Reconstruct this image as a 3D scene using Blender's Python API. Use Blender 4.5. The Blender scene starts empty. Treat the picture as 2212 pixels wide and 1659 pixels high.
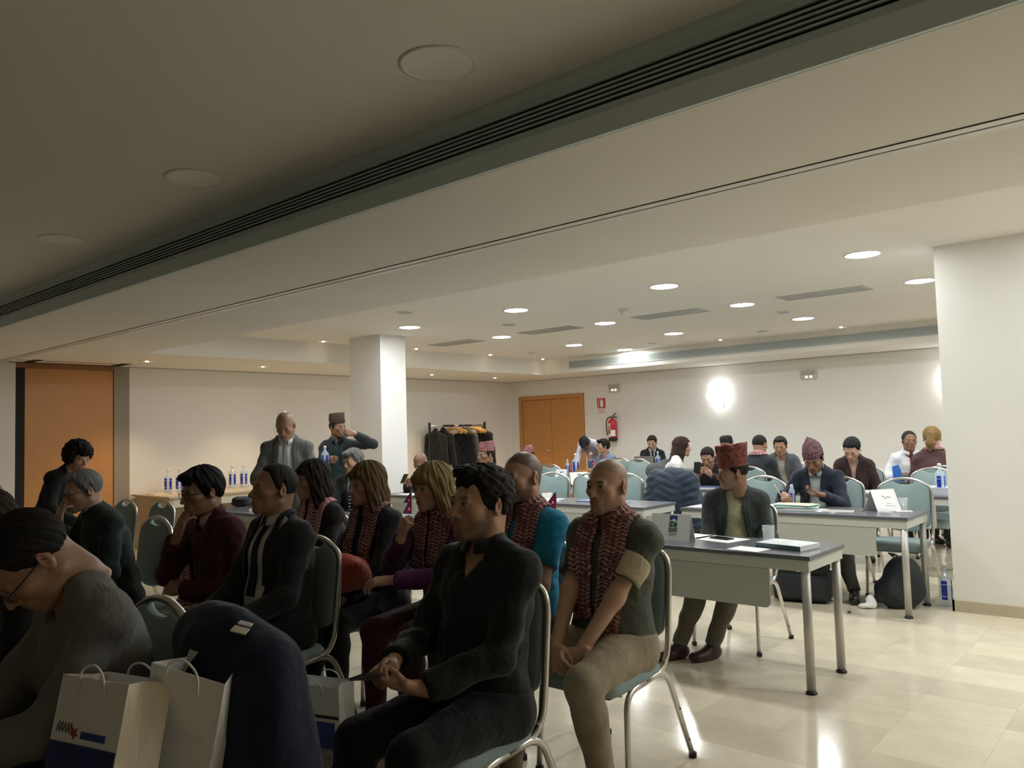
import bpy, bmesh, math, random
import numpy as np
from mathutils import Vector, Matrix

random.seed(7)
rng = np.random.default_rng(7)
scene = bpy.context.scene
COL = scene.collection
PI = math.pi

# ------------------------------------------------------------------ camera
CAM_H = 1.47
YAW, PITCH, ROLL, FPX = math.radians(40.851), math.radians(3.415), math.radians(-1.696), 1716.6
def make_camera():
    f = Vector((-math.sin(YAW) * math.cos(PITCH), math.cos(YAW) * math.cos(PITCH), math.sin(PITCH)))
    r = Vector((math.cos(YAW), math.sin(YAW), 0))
    u = r.cross(f)
    c, s = math.cos(ROLL), math.sin(ROLL)
    r2, u2 = c * r + s * u, -s * r + c * u
    cd = bpy.data.cameras.new('camera')
    cd.sensor_width = 36
    cd.lens = 36 * FPX / 2212
    cd.clip_start = 0.05
    o = bpy.data.objects.new('camera', cd)
    m = Matrix.Identity(4)
    for i, a in enumerate((r2, u2, -f)):
        for j in range(3):
            m[j][i] = a[j]
    m.translation = (0, 0, CAM_H)
    o.matrix_world = m
    COL.objects.link(o)
    scene.camera = o
make_camera()

# ------------------------------------------------------------------ world and exposure
scene.view_settings.view_transform = 'Standard'
scene.view_settings.look = 'None'
scene.view_settings.gamma = 1
scene.view_settings.use_curve_mapping = False
scene.view_settings.exposure = 2.2
w = bpy.data.worlds.new('world')
scene.world = w
w.use_nodes = True
w.node_tree.nodes['Background'].inputs[0].default_value = (0.5, 0.5, 0.5, 1)
w.node_tree.nodes['Background'].inputs[1].default_value = 0.0
scene.cycles.max_bounces = 10
scene.cycles.diffuse_bounces = 6
scene.cycles.glossy_bounces = 4
scene.cycles.transmission_bounces = 8
scene.cycles.transparent_max_bounces = 8
scene.cycles.caustics_reflective = False
scene.cycles.caustics_refractive = False
scene.cycles.sample_clamp_indirect = 4.0
scene.cycles.use_denoising = True

LAMP = 26.0        # emission of the lit downlights (cool white)
SCONCE = .7      # emission of the wall sconces
SPOT_W = 15.0       # small warm halogen downlights along the left wall, watts each

# ------------------------------------------------------------------ materials
MATS = {}
def nd(nt, t, **kw):
    n = nt.nodes.new(t)
    for k, v in kw.items():
        if k in n.inputs:
            n.inputs[k].default_value = v
        else:
            setattr(n, k, v)
    return n
def srgb(r, g, b):
    f = lambda c: (c / 255 / 12.92) if c / 255 <= .04045 else ((c / 255 + .055) / 1.055) ** 2.4
    return (f(r), f(g), f(b))
def mat(name, col, rough=.6, metal=0.0, var=0.0, vscale=6.0, bump=0.0, bscale=200.0, spec=.5, sheen=0.0, emit=None, trans=0.0, ior=1.45, alpha=1.0, stretch=None, rnd=0.0, coat=0.0):
    if name in MATS:
        return MATS[name]
    m = bpy.data.materials.new(name)
    m.use_nodes = True
    nt = m.node_tree
    b = nt.nodes['Principled BSDF']
    b.inputs['Roughness'].default_value = rough
    b.inputs['Metallic'].default_value = metal
    b.inputs['Specular IOR Level'].default_value = spec
    b.inputs['Base Color'].default_value = (*col, 1)
    b.inputs['IOR'].default_value = ior
    b.inputs['Transmission Weight'].default_value = trans
    b.inputs['Alpha'].default_value = alpha
    b.inputs['Coat Weight'].default_value = coat
    if sheen:
        b.inputs['Sheen Weight'].default_value = sheen
    if emit:
        b.inputs['Emission Color'].default_value = (*emit[0], 1)
        b.inputs['Emission Strength'].default_value = emit[1]
    tc = None
    if var or bump or rnd:
        tc = nt.nodes.new('ShaderNodeTexCoord')
        mp = nt.nodes.new('ShaderNodeMapping')
        nt.links.new(tc.outputs['Object'], mp.inputs[0])
        if stretch:
            mp.inputs['Scale'].default_value = stretch
    if var or rnd:
        no = nd(nt, 'ShaderNodeTexNoise', Scale=vscale, Detail=5.0, Roughness=.6)
        nt.links.new(mp.outputs[0], no.inputs['Vector'])
        mr = nd(nt, 'ShaderNodeMapRange')
        mr.inputs['From Min'].default_value = .25
        mr.inputs['From Max'].default_value = .75
        mr.inputs['To Min'].default_value = 1 - var
        mr.inputs['To Max'].default_value = 1 + var
        nt.links.new(no.outputs[0], mr.inputs[0])
        last = mr.outputs[0]
        if rnd:
            oi = nt.nodes.new('ShaderNodeObjectInfo')
            m2 = nd(nt, 'ShaderNodeMapRange')
            m2.inputs['To Min'].default_value = 1 - rnd
            m2.inputs['To Max'].default_value = 1 + rnd
            nt.links.new(oi.outputs['Random'], m2.inputs[0])
            mm = nd(nt, 'ShaderNodeMath', operation='MULTIPLY')
            nt.links.new(last, mm.inputs[0]); nt.links.new(m2.outputs[0], mm.inputs[1])
            last = mm.outputs[0]
        vm = nd(nt, 'ShaderNodeVectorMath', operation='SCALE')
        vm.inputs[0].default_value = col
        nt.links.new(last, vm.inputs['Scale'])
        nt.links.new(vm.outputs[0], b.inputs['Base Color'])
    if bump:
        n2 = nd(nt, 'ShaderNodeTexNoise', Scale=bscale, Detail=3.0)
        nt.links.new(mp.outputs[0], n2.inputs['Vector'])
        bp = nd(nt, 'ShaderNodeBump', Strength=bump, Distance=.01)
        nt.links.new(n2.outputs[0], bp.inputs['Height'])
        nt.links.new(bp.outputs[0], b.inputs['Normal'])
    MATS[name] = m
    return m
def fabric(name, col, var=.12, rough=.85, bump=.35, bscale=35.0):
    new = name not in MATS
    m = mat(name, col, rough=rough, var=var, vscale=9, bump=bump, bscale=bscale, spec=.25, sheen=.12)
    if new and bscale < 100:
        # soft creases under the weave
        nt = m.node_tree
        bp = [n for n in nt.nodes if n.type == 'BUMP'][0]; mp = [n for n in nt.nodes if n.type == 'MAPPING'][0]
        no = nd(nt, 'ShaderNodeTexNoise', Scale=7.5, Detail=3.0, Distortion=.8)
        nt.links.new(mp.outputs[0], no.inputs['Vector'])
        cr = nt.nodes.new('ShaderNodeMath'); cr.operation = 'ABSOLUTE'
        sb = nt.nodes.new('ShaderNodeMath'); sb.operation = 'SUBTRACT'; sb.inputs[1].default_value = .5
        nt.links.new(no.outputs[0], sb.inputs[0]); nt.links.new(sb.outputs[0], cr.inputs[0])
        b2 = nd(nt, 'ShaderNodeBump', Strength=.5, Distance=.03)
        nt.links.new(cr.outputs[0], b2.inputs['Height']); nt.links.new(b2.outputs[0], bp.inputs['Normal'])
    return m

def dhaka(name, base, light, dark, n=26.0, m=7.0):
    """woven zigzag pattern in UV space (u along, v across)"""
    if name in MATS:
        return MATS[name]
    mt = bpy.data.materials.new(name); mt.use_nodes = True
    nt = mt.node_tree; L = nt.links; b = nt.nodes['Principled BSDF']
    b.inputs['Roughness'].default_value = .9; b.inputs['Specular IOR Level'].default_value = .15
    uv = nt.nodes.new('ShaderNodeUVMap'); sp = nt.nodes.new('ShaderNodeSeparateXYZ'); L.new(uv.outputs[0], sp.inputs[0])
    def ma(op, a, c=None):
        x = nt.nodes.new('ShaderNodeMath'); x.operation = op
        for i, q in enumerate((a, c)):
            if q is None: continue
            if isinstance(q, (int, float)): x.inputs[i].default_value = q
            else: L.new(q, x.inputs[i])
        return x.outputs[0]
    u, v = sp.outputs[0], sp.outputs[1]
    zig = ma('ABSOLUTE', ma('SUBTRACT', ma('FRACT', ma('MULTIPLY', v, m)), .5))
    t = ma('FRACT', ma('ADD', ma('MULTIPLY', u, n), ma('MULTIPLY', zig, 1.3)))
    pale = ma('GREATER_THAN', t, .66)
    t2 = ma('FRACT', ma('ADD', ma('MULTIPLY', u, n), ma('ADD', ma('MULTIPLY', zig, 1.3), .22)))
    dk = ma('MULTIPLY', ma('GREATER_THAN', t2, .7), ma('GREATER_THAN', ma('FRACT', ma('MULTIPLY', v, m * 2)), .55))
    no = nd(nt, 'ShaderNodeTexNoise', Scale=14.0, Detail=3.0); L.new(uv.outputs[0], no.inputs['Vector'])
    gate = ma('GREATER_THAN', no.outputs[0], .46)
    m1 = nt.nodes.new('ShaderNodeMix'); m1.data_type = 'RGBA'
    m1.inputs[6].default_value = (*base, 1); m1.inputs[7].default_value = (*light, 1); L.new(ma('MULTIPLY', pale, gate), m1.inputs[0])
    m2 = nt.nodes.new('ShaderNodeMix'); m2.data_type = 'RGBA'
    L.new(m1.outputs[2], m2.inputs[6]); m2.inputs[7].default_value = (*dark, 1); L.new(dk, m2.inputs[0])
    L.new(m2.outputs[2], b.inputs['Base Color'])
    MATS[name] = mt
    return mt

def skin_mat():
    m = bpy.data.materials.new('skin'); m.use_nodes = True
    nt = m.node_tree; b = nt.nodes['Principled BSDF']
    a = nt.nodes.new('ShaderNodeVertexColor'); a.layer_name = 'tint'
    nt.links.new(a.outputs[0], b.inputs['Base Color'])
    b.inputs['Roughness'].default_value = .42
    b.inputs['Specular IOR Level'].default_value = .45
    b.inputs['Subsurface Weight'].default_value = .08
    b.inputs['Subsurface Radius'].default_value = (.012, .005, .003)
    tc = nt.nodes.new('ShaderNodeTexCoord')
    n2 = nd(nt, 'ShaderNodeTexNoise', Scale=160.0, Detail=2.0)
    nt.links.new(tc.outputs['Object'], n2.inputs['Vector'])
    bp = nd(nt, 'ShaderNodeBump', Strength=.12, Distance=.004)
    nt.links.new(n2.outputs[0], bp.inputs['Height']); nt.links.new(bp.outputs[0], b.inputs['Normal'])
    return m
SKIN = skin_mat()

M_WALL = mat('wall_paint', (.80, .785, .76), .75, var=.015, vscale=3, bump=.04, bscale=160, spec=.3)
M_CEIL = mat('ceiling_paint', (.80, .782, .735), .8, var=.01, vscale=2, spec=.2)
M_TILE = mat('polished_marble', (.62, .555, .43), .14, var=.09, vscale=5, rnd=.10, spec=.5)
M_JOINT = mat('tile_joint', (.52, .46, .36), .3)
M_SKIRT = mat('marble_skirting', (.52, .45, .34), .25, var=.08, vscale=8)
M_WOOD = mat('beech_veneer', srgb(196, 140, 82), .38, var=.10, vscale=5, stretch=(14, 14, 1.2), bump=.03, bscale=20)
M_WOODDK = mat('door_edge_wood', srgb(150, 104, 62), .45, var=.08, vscale=5, stretch=(14, 14, 1.2))
M_GRILLE = mat('grille_grey', (.50, .58, .59), .45, spec=.4)
M_GRILLE2 = mat('grille_light', (.50, .52, .50), .45, spec=.4)
M_DARK = mat('duct_black', (.015, .016, .017), .8)
M_GREYP = mat('grey_bulkhead_paint', (.66, .76, .78), .6, spec=.3)
M_WHITEPL = mat('white_plastic', (.78, .78, .75), .4)
M_GREYPL = mat('grey_plastic', (.42, .42, .40), .5)
M_CHROME = mat('brushed_chrome', (.60, .575, .53), .33, metal=1.0)
M_STEEL = mat('silver_leg_paint', (.50, .49, .455), .42, metal=.5)
M_BLACKPL = mat('black_plastic', (.02, .02, .022), .4)
M_RUBBER = mat('black_rubber', (.015, .015, .015), .7)
M_TEAL = fabric('teal_upholstery', (.27, .355, .36), var=.07, rough=.7, bump=.2, bscale=420)
M_TOP = mat('dark_grey_laminate', (.115, .118, .135), .26, var=.04, vscale=30, spec=.5)
M_APRON = mat('pale_grey_steel', (.52, .53, .49), .45, spec=.4)
M_PANEL = mat('grey_green_panel', (.44, .455, .41), .5, bump=.03, bscale=300)
M_PAPER = mat('white_paper', (.82, .82, .82), .65, spec=.25)
M_PAPERW = mat('warm_paper', (.74, .66, .52), .65, spec=.25)
M_INK = mat('dark_ink', (.03, .03, .035), .6)
M_BLUEINK = mat('blue_print', (.035, .06, .25), .5)
M_GREYINK = mat('grey_ink', (.32, .32, .34), .6)
M_RED = mat('signal_red', (.55, .035, .04), .35, coat=.3)
M_CRIM = mat('crimson_cloth', (.42, .012, .05), .8)
M_NAVYEDGE = mat('flag_blue', (.02, .035, .22), .8)
M_GLASS = mat('clear_glass', (.85, .90, .90), .03, alpha=.22, spec=.8)
M_WATER = mat('water', (.85, .92, .95), .02, alpha=.25, spec=.6)
M_BOTTLE = mat('pale_blue_bottle_glass', (.62, .76, .90), .06, alpha=.42, spec=.7)
M_LABEL = mat('cobalt_label', (.02, .035, .42), .4)
M_SCREEN = mat('phone_glass', (.012, .012, .014), .08, spec=.6)
M_LAMP = mat('lit_diffuser', (.9, .9, .9), .5, emit=((.955, .995, .985), LAMP))
M_SCONCE = mat('lit_sconce_glass', (.9, .9, .9), .5, emit=((1.0, .97, .95), SCONCE))
M_UNLIT = mat('unlit_diffuser', (.88, .87, .83), .5)
M_REFL = mat('spot_reflector', (.85, .84, .80), .25, metal=.6)
M_EMERG = mat('emergency_lamp', (.9, .5, .35), .4, emit=((1, .55, .4), 1.2))

# ------------------------------------------------------------------ object helpers
def props(o, label=None, cat=None, group=None, kind=None):
    if label: o['label'] = label
    if cat: o['category'] = cat
    if group: o['group'] = group
    if kind: o['kind'] = kind
    return o
def thing(name, label, cat, loc=(0, 0, 0), rz=0.0, group=None):
    o = bpy.data.objects.new(name, None)
    o.empty_display_size = .1
    o.location = loc
    o.rotation_euler = (0, 0, rz)
    COL.objects.link(o)
    return props(o, label, cat, group)
def link(name, me, parent=None):
    o = bpy.data.objects.new(name, me)
    COL.objects.link(o)
    if parent is not None:
        o.parent = parent
    return o
def np_mesh(name, V, Q, m, smooth=True, uv=None, tint=None):
    me = bpy.data.meshes.new(name)
    V = np.asarray(V, np.float32); Q = np.asarray(Q, np.int32)
    nq, k = Q.shape
    me.vertices.add(len(V)); me.vertices.foreach_set('co', V.ravel())
    me.loops.add(nq * k); me.loops.foreach_set('vertex_index', Q.ravel())
    me.polygons.add(nq)
    me.polygons.foreach_set('loop_start', np.arange(0, nq * k, k, dtype=np.int32))
    me.update(calc_edges=True)
    if smooth:
        me.polygons.foreach_set('use_smooth', np.ones(nq, bool))
    if tint is not None:
        a = me.color_attributes.new('tint', 'FLOAT_COLOR', 'POINT')
        c = np.ones((len(V), 4), np.float32); c[:, :3] = tint
        a.data.foreach_set('color', c.ravel())
    if uv is not None:
        l = me.uv_layers.new(name='UVMap')
        l.data.foreach_set('uv', np.asarray(uv, np.float32)[Q.ravel()].ravel())
    me.materials.append(m)
    me.validate()
    return me

class MB:
    """collects simple solids into one mesh; the material is given per solid"""
    def __init__(self):
        self.v, self.f, self.mi, self.sm, self.mats = [], [], [], [], []
    def _m(self, m):
        if m not in self.mats: self.mats.append(m)
        return self.mats.index(m)
    def add(self, vs, fs, m, smooth=False):
        n = len(self.v); i = self._m(m)
        self.v += [tuple(p) for p in vs]
        for f in fs:
            self.f.append(tuple(n + q for q in f)); self.mi.append(i); self.sm.append(smooth)
        return self
    def box(self, lo, hi, m, bev=0.0):
        x0, y0, z0 = lo; x1, y1, z1 = hi
        if bev <= 0:
            vs = [(x, y, z) for z in (z0, z1) for (x, y) in ((x0, y0), (x1, y0), (x1, y1), (x0, y1))]
            return self.add(vs, [(3, 2, 1, 0), (4, 5, 6, 7), (0, 1, 5, 4), (1, 2, 6, 5), (2, 3, 7, 6), (3, 0, 4, 7)], m)
        bm = bmesh.new()
        bmesh.ops.create_cube(bm, size=1)
        for v in bm.verts:
            v.co = Vector(((x0 + x1) / 2 + v.co.x * (x1 - x0), (y0 + y1) / 2 + v.co.y * (y1 - y0), (z0 + z1) / 2 + v.co.z * (z1 - z0)))
        bmesh.ops.bevel(bm, geom=list(bm.edges), offset=bev, segments=2, affect='EDGES', profile=.6)
        bm.verts.index_update()
        self.add([v.co[:] for v in bm.verts], [tuple(v.index for v in f.verts) for f in bm.faces], m, False)
        bm.free()
        return self
    def lathe(self, prof, m, seg=20, c=(0, 0, 0), smooth=True, sx=1, sy=1, axis=None):
        """prof: list of (r, z)"""
        vs, fs = [], []
        for r, z in prof:
            for i in range(seg):
                a = 2 * PI * i / seg
                vs.append(Vector((r * math.cos(a) * sx, r * math.sin(a) * sy, z)))
        n = len(prof)
        for j in range(n - 1):
            for i in range(seg):
                k = (i + 1) % seg
                fs.append((j * seg + i, j * seg + k, (j + 1) * seg + k, (j + 1) * seg + i))
        if prof[0][0] > 1e-6: fs.append(tuple(range(seg - 1, -1, -1)))
        if prof[-1][0] > 1e-6: fs.append(tuple((n - 1) * seg + i for i in range(seg)))
        if axis is not None:
            R = Vector((0, 0, 1)).rotation_difference(Vector(axis)).to_matrix()
            vs = [R @ v for v in vs]
        cc = Vector(c)
        return self.add([v + cc for v in vs], fs, m, smooth)
    def tube(self, pts, r, m, seg=8, r2=None, smooth=True, up=None, closed=False):
        """sweep an ellipse (r along the binormal, r2 along the normal) along pts"""
        pts = [Vector(p) for p in pts]; n = len(pts)
        r2 = r if r2 is None else r2
        vs, fs = [], []
        prev = Vector(up) if up else None
        for i, p in enumerate(pts):
            if closed: t = (pts[(i + 1) % n] - pts[i - 1])
            else: t = (pts[min(i + 1, n - 1)] - pts[max(i - 1, 0)])
            t.normalize()
            if prev is None:
                prev = Vector((0, 0, 1)) if abs(t.z) < .9 else Vector((1, 0, 0))
            b = t.cross(prev)
            if b.length < 1e-6: b = t.orthogonal()
            b.normalize(); nn = b.cross(t).normalized()
            if not up: prev = nn
            ri = r[i] if isinstance(r, (list, tuple)) else r
            rj = r2[i] if isinstance(r2, (list, tuple)) else r2
            for k in range(seg):
                a = 2 * PI * k / seg
                vs.append(p + b * (ri * math.cos(a)) + nn * (rj * math.sin(a)))
        m_ = n if closed else n - 1
        for i in range(m_):
            for k in range(seg):
                q = (k + 1) % seg; j = (i + 1) % n
                fs.append((i * seg + k, i * seg + q, j * seg + q, j * seg + k))
        if not closed:
            fs.append(tuple(range(seg - 1, -1, -1))); fs.append(tuple((n - 1) * seg + k for k in range(seg)))
        return self.add(vs, fs, m, smooth)
    def poly(self, pts, dz, m, frame=None, smooth=False):
        """prism over a closed 2-D outline; frame = (origin, ex, ey, ez)"""
        o, ex, ey, ez = [Vector(q) for q in (frame or ((0, 0, 0), (1, 0, 0), (0, 1, 0), (0, 0, 1)))]
        n = len(pts)
        vs = [o + ex * a + ey * b for a, b in pts] + [o + ex * a + ey * b + ez * dz for a, b in pts]
        fs = [tuple(range(n - 1, -1, -1)), tuple(range(n, 2 * n))] + [(i, (i + 1) % n, n + (i + 1) % n, n + i) for i in range(n)]
        return self.add(vs, fs, m, smooth)
    def mesh(self, name):
        me = bpy.data.meshes.new(name)
        me.from_pydata(self.v, [], self.f)
        for m in self.mats: me.materials.append(m)
        me.polygons.foreach_set('material_index', self.mi)
        me.polygons.foreach_set('use_smooth', self.sm)
        me.update()
        bm = bmesh.new(); bm.from_mesh(me)
        bmesh.ops.recalc_face_normals(bm, faces=bm.faces)
        bm.to_mesh(me); bm.free()
        return me
    def obj(self, name, parent=None):
        return link(name, self.mesh(name), parent)
def round_path(pts, rad, seg=5):
    """rounds the corners of a polyline"""
    pts = [Vector(p) for p in pts]
    out = [pts[0]]
    for i in range(1, len(pts) - 1):
        a, b, c = pts[i - 1], pts[i], pts[i + 1]
        r = min(rad, (a - b).length * .49, (c - b).length * .49)
        p0 = b + (a - b).normalized() * r; p1 = b + (c - b).normalized() * r
        for k in range(seg + 1):
            t = k / seg
            out.append(p0 * (1 - t) ** 2 + b * 2 * t * (1 - t) + p1 * t * t)
    out.append(pts[-1])
    return out
def rrect(w, h, r, n=4, cx=0, cy=0):
    out = []
    for sx, sy, a0 in ((1, 1, 0), (-1, 1, 90), (-1, -1, 180), (1, -1, 270)):
        for k in range(n + 1):
            a = math.radians(a0 + 90 * k / n)
            out.append((cx + sx * (w / 2 - r) + r * math.cos(a), cy + sy * (h / 2 - r) + r * math.sin(a)))
    return out
def copy_tree(root, loc, rz=None, label=None, group=None):
    r = root.copy(); COL.objects.link(r); r.location = loc
    if rz is not None: r.rotation_euler = (0, 0, rz)
    if label: r['label'] = label
    if group: r['group'] = group
    for ch in list(root.children):
        c = ch.copy(); COL.objects.link(c); c.parent = r
        for g in list(ch.children):
            d = g.copy(); COL.objects.link(d); d.parent = c
    return r

# ------------------------------------------------------------------ the room
XW, YB, ZS, ZT = -11.35, 13.08, 2.535, 2.82     # left wall, back wall, soffit height, tray ceiling height
XE, YN = 4.2, -3.6                                # unseen far ends
def struct(name, mb, parent=None):
    o = mb.obj(name, parent)
    if parent is None: o['kind'] = 'structure'
    return o

def build_floor():
    b = MB(); b.box((XW - .3, YN - .3, -.12), (XE + .3, YB + .3, -.0012), M_JOINT)
    fl = struct('floor', b)
    px, py = .42, .318
    cells = []
    i0, i1 = int((XW + 1.21) / px) - 1, int((XE + 1.21) / px) + 1
    j0, j1 = int((YN - 3.76) / py) - 1, int((YB - 3.76) / py) + 1
    for i in range(i0, i1):
        for j in range(j0, j1):
            x0, y0 = -1.21 + i * px, 3.76 + j * py
            x1, y1 = min(x0 + px, XE), min(y0 + py, YB); x0, y0 = max(x0, XW), max(y0, YN)
            if x1 - x0 < .02 or y1 - y0 < .02: continue
            cells.append((x0, y0, x1, y1))
    def seen(c):
        cx, cy = (c[0] + c[2]) / 2, (c[1] + c[3]) / 2
        if cy < .3: return 99
        a = math.atan2(-cx, cy) - YAW
        if abs(a) > .60: return 99
        d = math.hypot(cx, cy)
        # bare floor shows on the right of the aisle; prefer those
        return d if a < .05 else d + 3.0
    cells.sort(key=seen)
    g = .0004
    protos = {}
    rest = MB()
    for n, (x0, y0, x1, y1) in enumerate(cells):
        if n < 280:
            key = (round(x1 - x0, 3), round(y1 - y0, 3))
            if key not in protos:
                t = MB(); t.box((g - key[0] / 2, g - key[1] / 2, -.012), (key[0] / 2 - g, key[1] / 2 - g, 0), M_TILE)
                protos[key] = t.mesh('tile')
            o = link('tile', protos[key], fl); o.location = ((x0 + x1) / 2, (y0 + y1) / 2, 0)
        else:
            rest.box((x0 + g, y0 + g, -.012), (x1 - g, y1 - g, 0), M_TILE)
    r = rest.obj('distant_tiles', fl); r['kind'] = 'stuff'
build_floor()

def build_shell():
    t = .25
    YP0, YP1 = 3.49, 4.91     # pocket of the folding partition in the left wall
    YE = 3.32                  # partition track
    b = MB()
    b.box((XW - t, YN, 0), (XW, YP0, 3.1), M_WALL); b.box((XW - t, YP1, 0), (XW, YB + t, 3.1), M_WALL)
    b.box((XW - t - .3, YP0, 0), (XW - .22, YP1, 3.1), M_WALL)
    struct('wall_left', b)
    b = MB(); b.box((XW, YB, 0), (-11.13, YB + t, 3.1), M_WALL); b.box((-11.13, YB, 2.205), (-9.40, YB + t, 3.1), M_WALL)
    b.box((-9.40, YB, 0), (XE, YB + t, 3.1), M_WALL); b.box((-11.2, YB + .12, 0), (-9.3, YB + t, 2.3), M_WALL)
    struct('wall_back', b)
    b = MB(); b.box((XE, YN, 0), (XE + t, YB + t, 3.1), mat('dark_unseen_wall', (.30, .26, .22), .9)); struct('wall_right', b)  # both unseen end walls are coloured dark to weaken bounced light
    b = MB(); b.box((XW - t, YN - t, 0), (XE + t, YN, 3.1), mat('dark_unseen_wall', (.30, .26, .22), .9)); struct('wall_front', b)
    # ceilings
    b = MB(); b.box((XW - t, YN - t, ZT), (XE + t, 2.2, ZT + .2), M_CEIL); struct('ceiling_front', b)
    b = MB()
    b.box((XW - t, 2.2, ZT), (XE + t, YB + t, ZT + .2), M_CEIL)
    struct('ceiling_tray', b)
    # dropped soffits: the beam with the partition track, the left strip, the back strip
    b = MB(); y0 = 2.385
    b.box((XW, y0, ZS), (XE, 3.306, ZT), M_CEIL); b.box((XW, 3.336, ZS), (XE, 4.285, ZT), M_CEIL)
    b.box((XW, 3.306, ZS + .002), (XE, 3.336, ZT), M_DARK)  # black filler strip paints the shade inside the track slot
    struct('ceiling_beam', b)
    b = MB(); b.box((XW, 4.285, ZS), (-9.495, YB, ZT), M_CEIL); struct('ceiling_left_soffit', b)
    b = MB(); b.box((-9.495, 11.90, ZS), (XE, YB, ZT), M_CEIL); struct('ceiling_back_soffit', b)
    # shadow gap lines where the walls meet the soffit
    b = MB(); b.box((XW, 4.91, ZS - .012), (XW + .012, YB, ZS + .002), M_GREYPL); struct('trim_1', b)
    b = MB(); b.box((XW, YB - .012, ZS - .012), (XE, YB, ZS + .002), M_GREYPL); struct('trim_2', b)
    # partition track rails
    b = MB()
    for y in (3.288, 3.354):
        b.box((XW, y - .025, ZS - .006), (XE, y + .025, ZS + .01), M_WHITEPL)
    struct('trim_3', b)
    b = MB(); b.box((XW, 3.262, ZS - .004), (XE, 3.2655, ZS + .004), M_DARK); struct('trim_4', b)
    # columns
    b = MB(); b.box((-8.90, 6.855, 0), (-8.24, 7.30, ZT), M_WALL); c1 = struct('column_left', b)
    b = MB(); b.box((-1.515, 6.855, 0), (-.60, 7.5, ZT), M_WALL); c2 = struct('column_right', b)
    # skirtings
    h = .085
    b = MB(); b.box((XW, 4.91, 0), (XW + .015, YB, h), M_SKIRT); b.box((XW, YN, 0), (XW + .015, 3.49, h), M_SKIRT); struct('baseboard_left', b)
    b = MB(); b.box((-9.40, YB - .015, 0), (XE, YB, h), M_SKIRT); struct('baseboard_back', b)
    b = MB(); b.box((-1.53, 6.84, 0), (-.585, 6.856, h), M_SKIRT); b.box((-1.53, 6.84, 0), (-1.514, 7.515, h), M_SKIRT)
    b.box((-1.53, 7.499, 0), (-.585, 7.515, h), M_SKIRT); struct('baseboard_right_column', b)
    b = MB(); b.box((-8.915, 6.84, 0), (-8.225, 6.856, h), M_SKIRT); b.box((-8.241, 6.84, 0), (-8.225, 7.315, h), M_SKIRT)
    b.box((-8.915, 6.84, 0), (-8.899, 7.315, h), M_SKIRT); struct('baseboard_left_column', b)
    # wood panel of the stacked folding partition in its pocket
    d = bpy.data.objects.new('door_1', None); COL.objects.link(d); d['kind'] = 'structure'; d.location = (XW, 4.1, 0)
    p = MB(); p.box((-.06, -.50, .02), (-.015, .595, 2.47), M_WOOD, .004); p.obj('panel', d)
    p = MB(); p.box((-.21, -.61, 0), (-.005, -.505, 2.5), M_DARK); p.obj('dark_jamb', d)
    p = MB(); p.box((-.20, .60, 0), (0.0, .81, 2.535), mat('shaded_jamb', (.30, .26, .21), .6)); p.obj('jamb', d)  # the shadow on this jamb is put into its brown-grey colour
    p = MB(); p.box((-.20, -.61, 2.47), (.0, .6, 2.535), M_WOODDK); p.obj('header', d)
    # curved track spur on the soffit
    b = MB()
    b.box((XW + .02, 3.36, ZS - .005), (XW + .07, 4.75, ZS + .01), M_DARK)
    b.box((XW + .33, 3.36, ZS - .005), (XW + .345, 4.60, ZS + .01), M_WOODDK)
    b.box((XW + .02, 4.62, ZS - .004), (XW + .45, 4.75, ZS + .01), M_DARK)
    b.box((XW + .02, 3.55, ZS - .004), (XW + .45, 3.66, ZS + .01), M_DARK)
    struct('trim_5', b)
    # double wooden door in the back wall
    d = bpy.data.objects.new('door_2', None); COL.objects.link(d); d['kind'] = 'structure'; d.location = (-10.265, YB, 0)
    fr = MB(); fr.box((-.855, -.02, 0), (-.775, .10, 2.20), M_WOOD); fr.box((.775, -.02, 0), (.855, .10, 2.20), M_WOOD); fr.box((-.775, -.02, 2.12), (.775, .10, 2.20), M_WOOD)
    fr.obj('frame', d)
    for s in (-1, 1):
        l = MB(); l.box((min(s * .004, s * .77), .012, .01), (max(s * .004, s * .77), .06, 2.115), M_WOOD, .003)
        lo = l.obj('leaf', d)
        k = MB(); k.lathe([(.026, 0), (.026, .006), (.012, .01), (.012, .035), (.03, .045), (.032, .06), (.022, .07), (0, .072)], M_CHROME, 14, (s * .07 - (.0 if s > 0 else 0), .012, 1.05), axis=(0, -1, 0))
        if s < 0: k.obj('knob', lo)
build_shell()

# ------------------------------------------------------------------ ceiling fixtures
def long_grille(x0, x1, yf, sgn, z_lo, z_hi, nsl, label, grille, frame_band, dk):
    """linear air grille on a vertical bulkhead face at y = yf; sgn is the side it faces"""
    t = thing('air_grille', label, 'air vent', ((x0 + x1) / 2, yf, z_lo))
    hx = (x1 - x0) / 2; H = z_hi - z_lo
    def bx(zl, zh, d0, d1, m, name):
        b = MB(); b.box((-hx, min(sgn * d0, sgn * d1), zl), (hx, max(sgn * d0, sgn * d1), zh), m); return b.obj(name, t)
    bx(.002, H - .002, .001, .004, dk, 'backing')
    bx(-frame_band, .0, .0, .016, grille, 'lower_frame')
    bx(H, H + frame_band, .0, .016, grille, 'upper_frame')
    p = H / nsl
    sm = MB(); sm.box((-hx, min(sgn * .003, sgn * .014), -p * .2), (hx, max(sgn * .003, sgn * .014), p * .2), grille)
    me = sm.mesh('slat')
    for k in range(nsl - 1):
        o = link('slat', me, t); o.location = (0, 0, p * (k + 1))
    return t
long_grille(XW + .1, 3.9, 2.385, -1, 2.645, 2.735, 5, 'long dark slatted air grille running along the dim ceiling bulkhead', M_GRILLE, .028, M_DARK)
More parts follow.
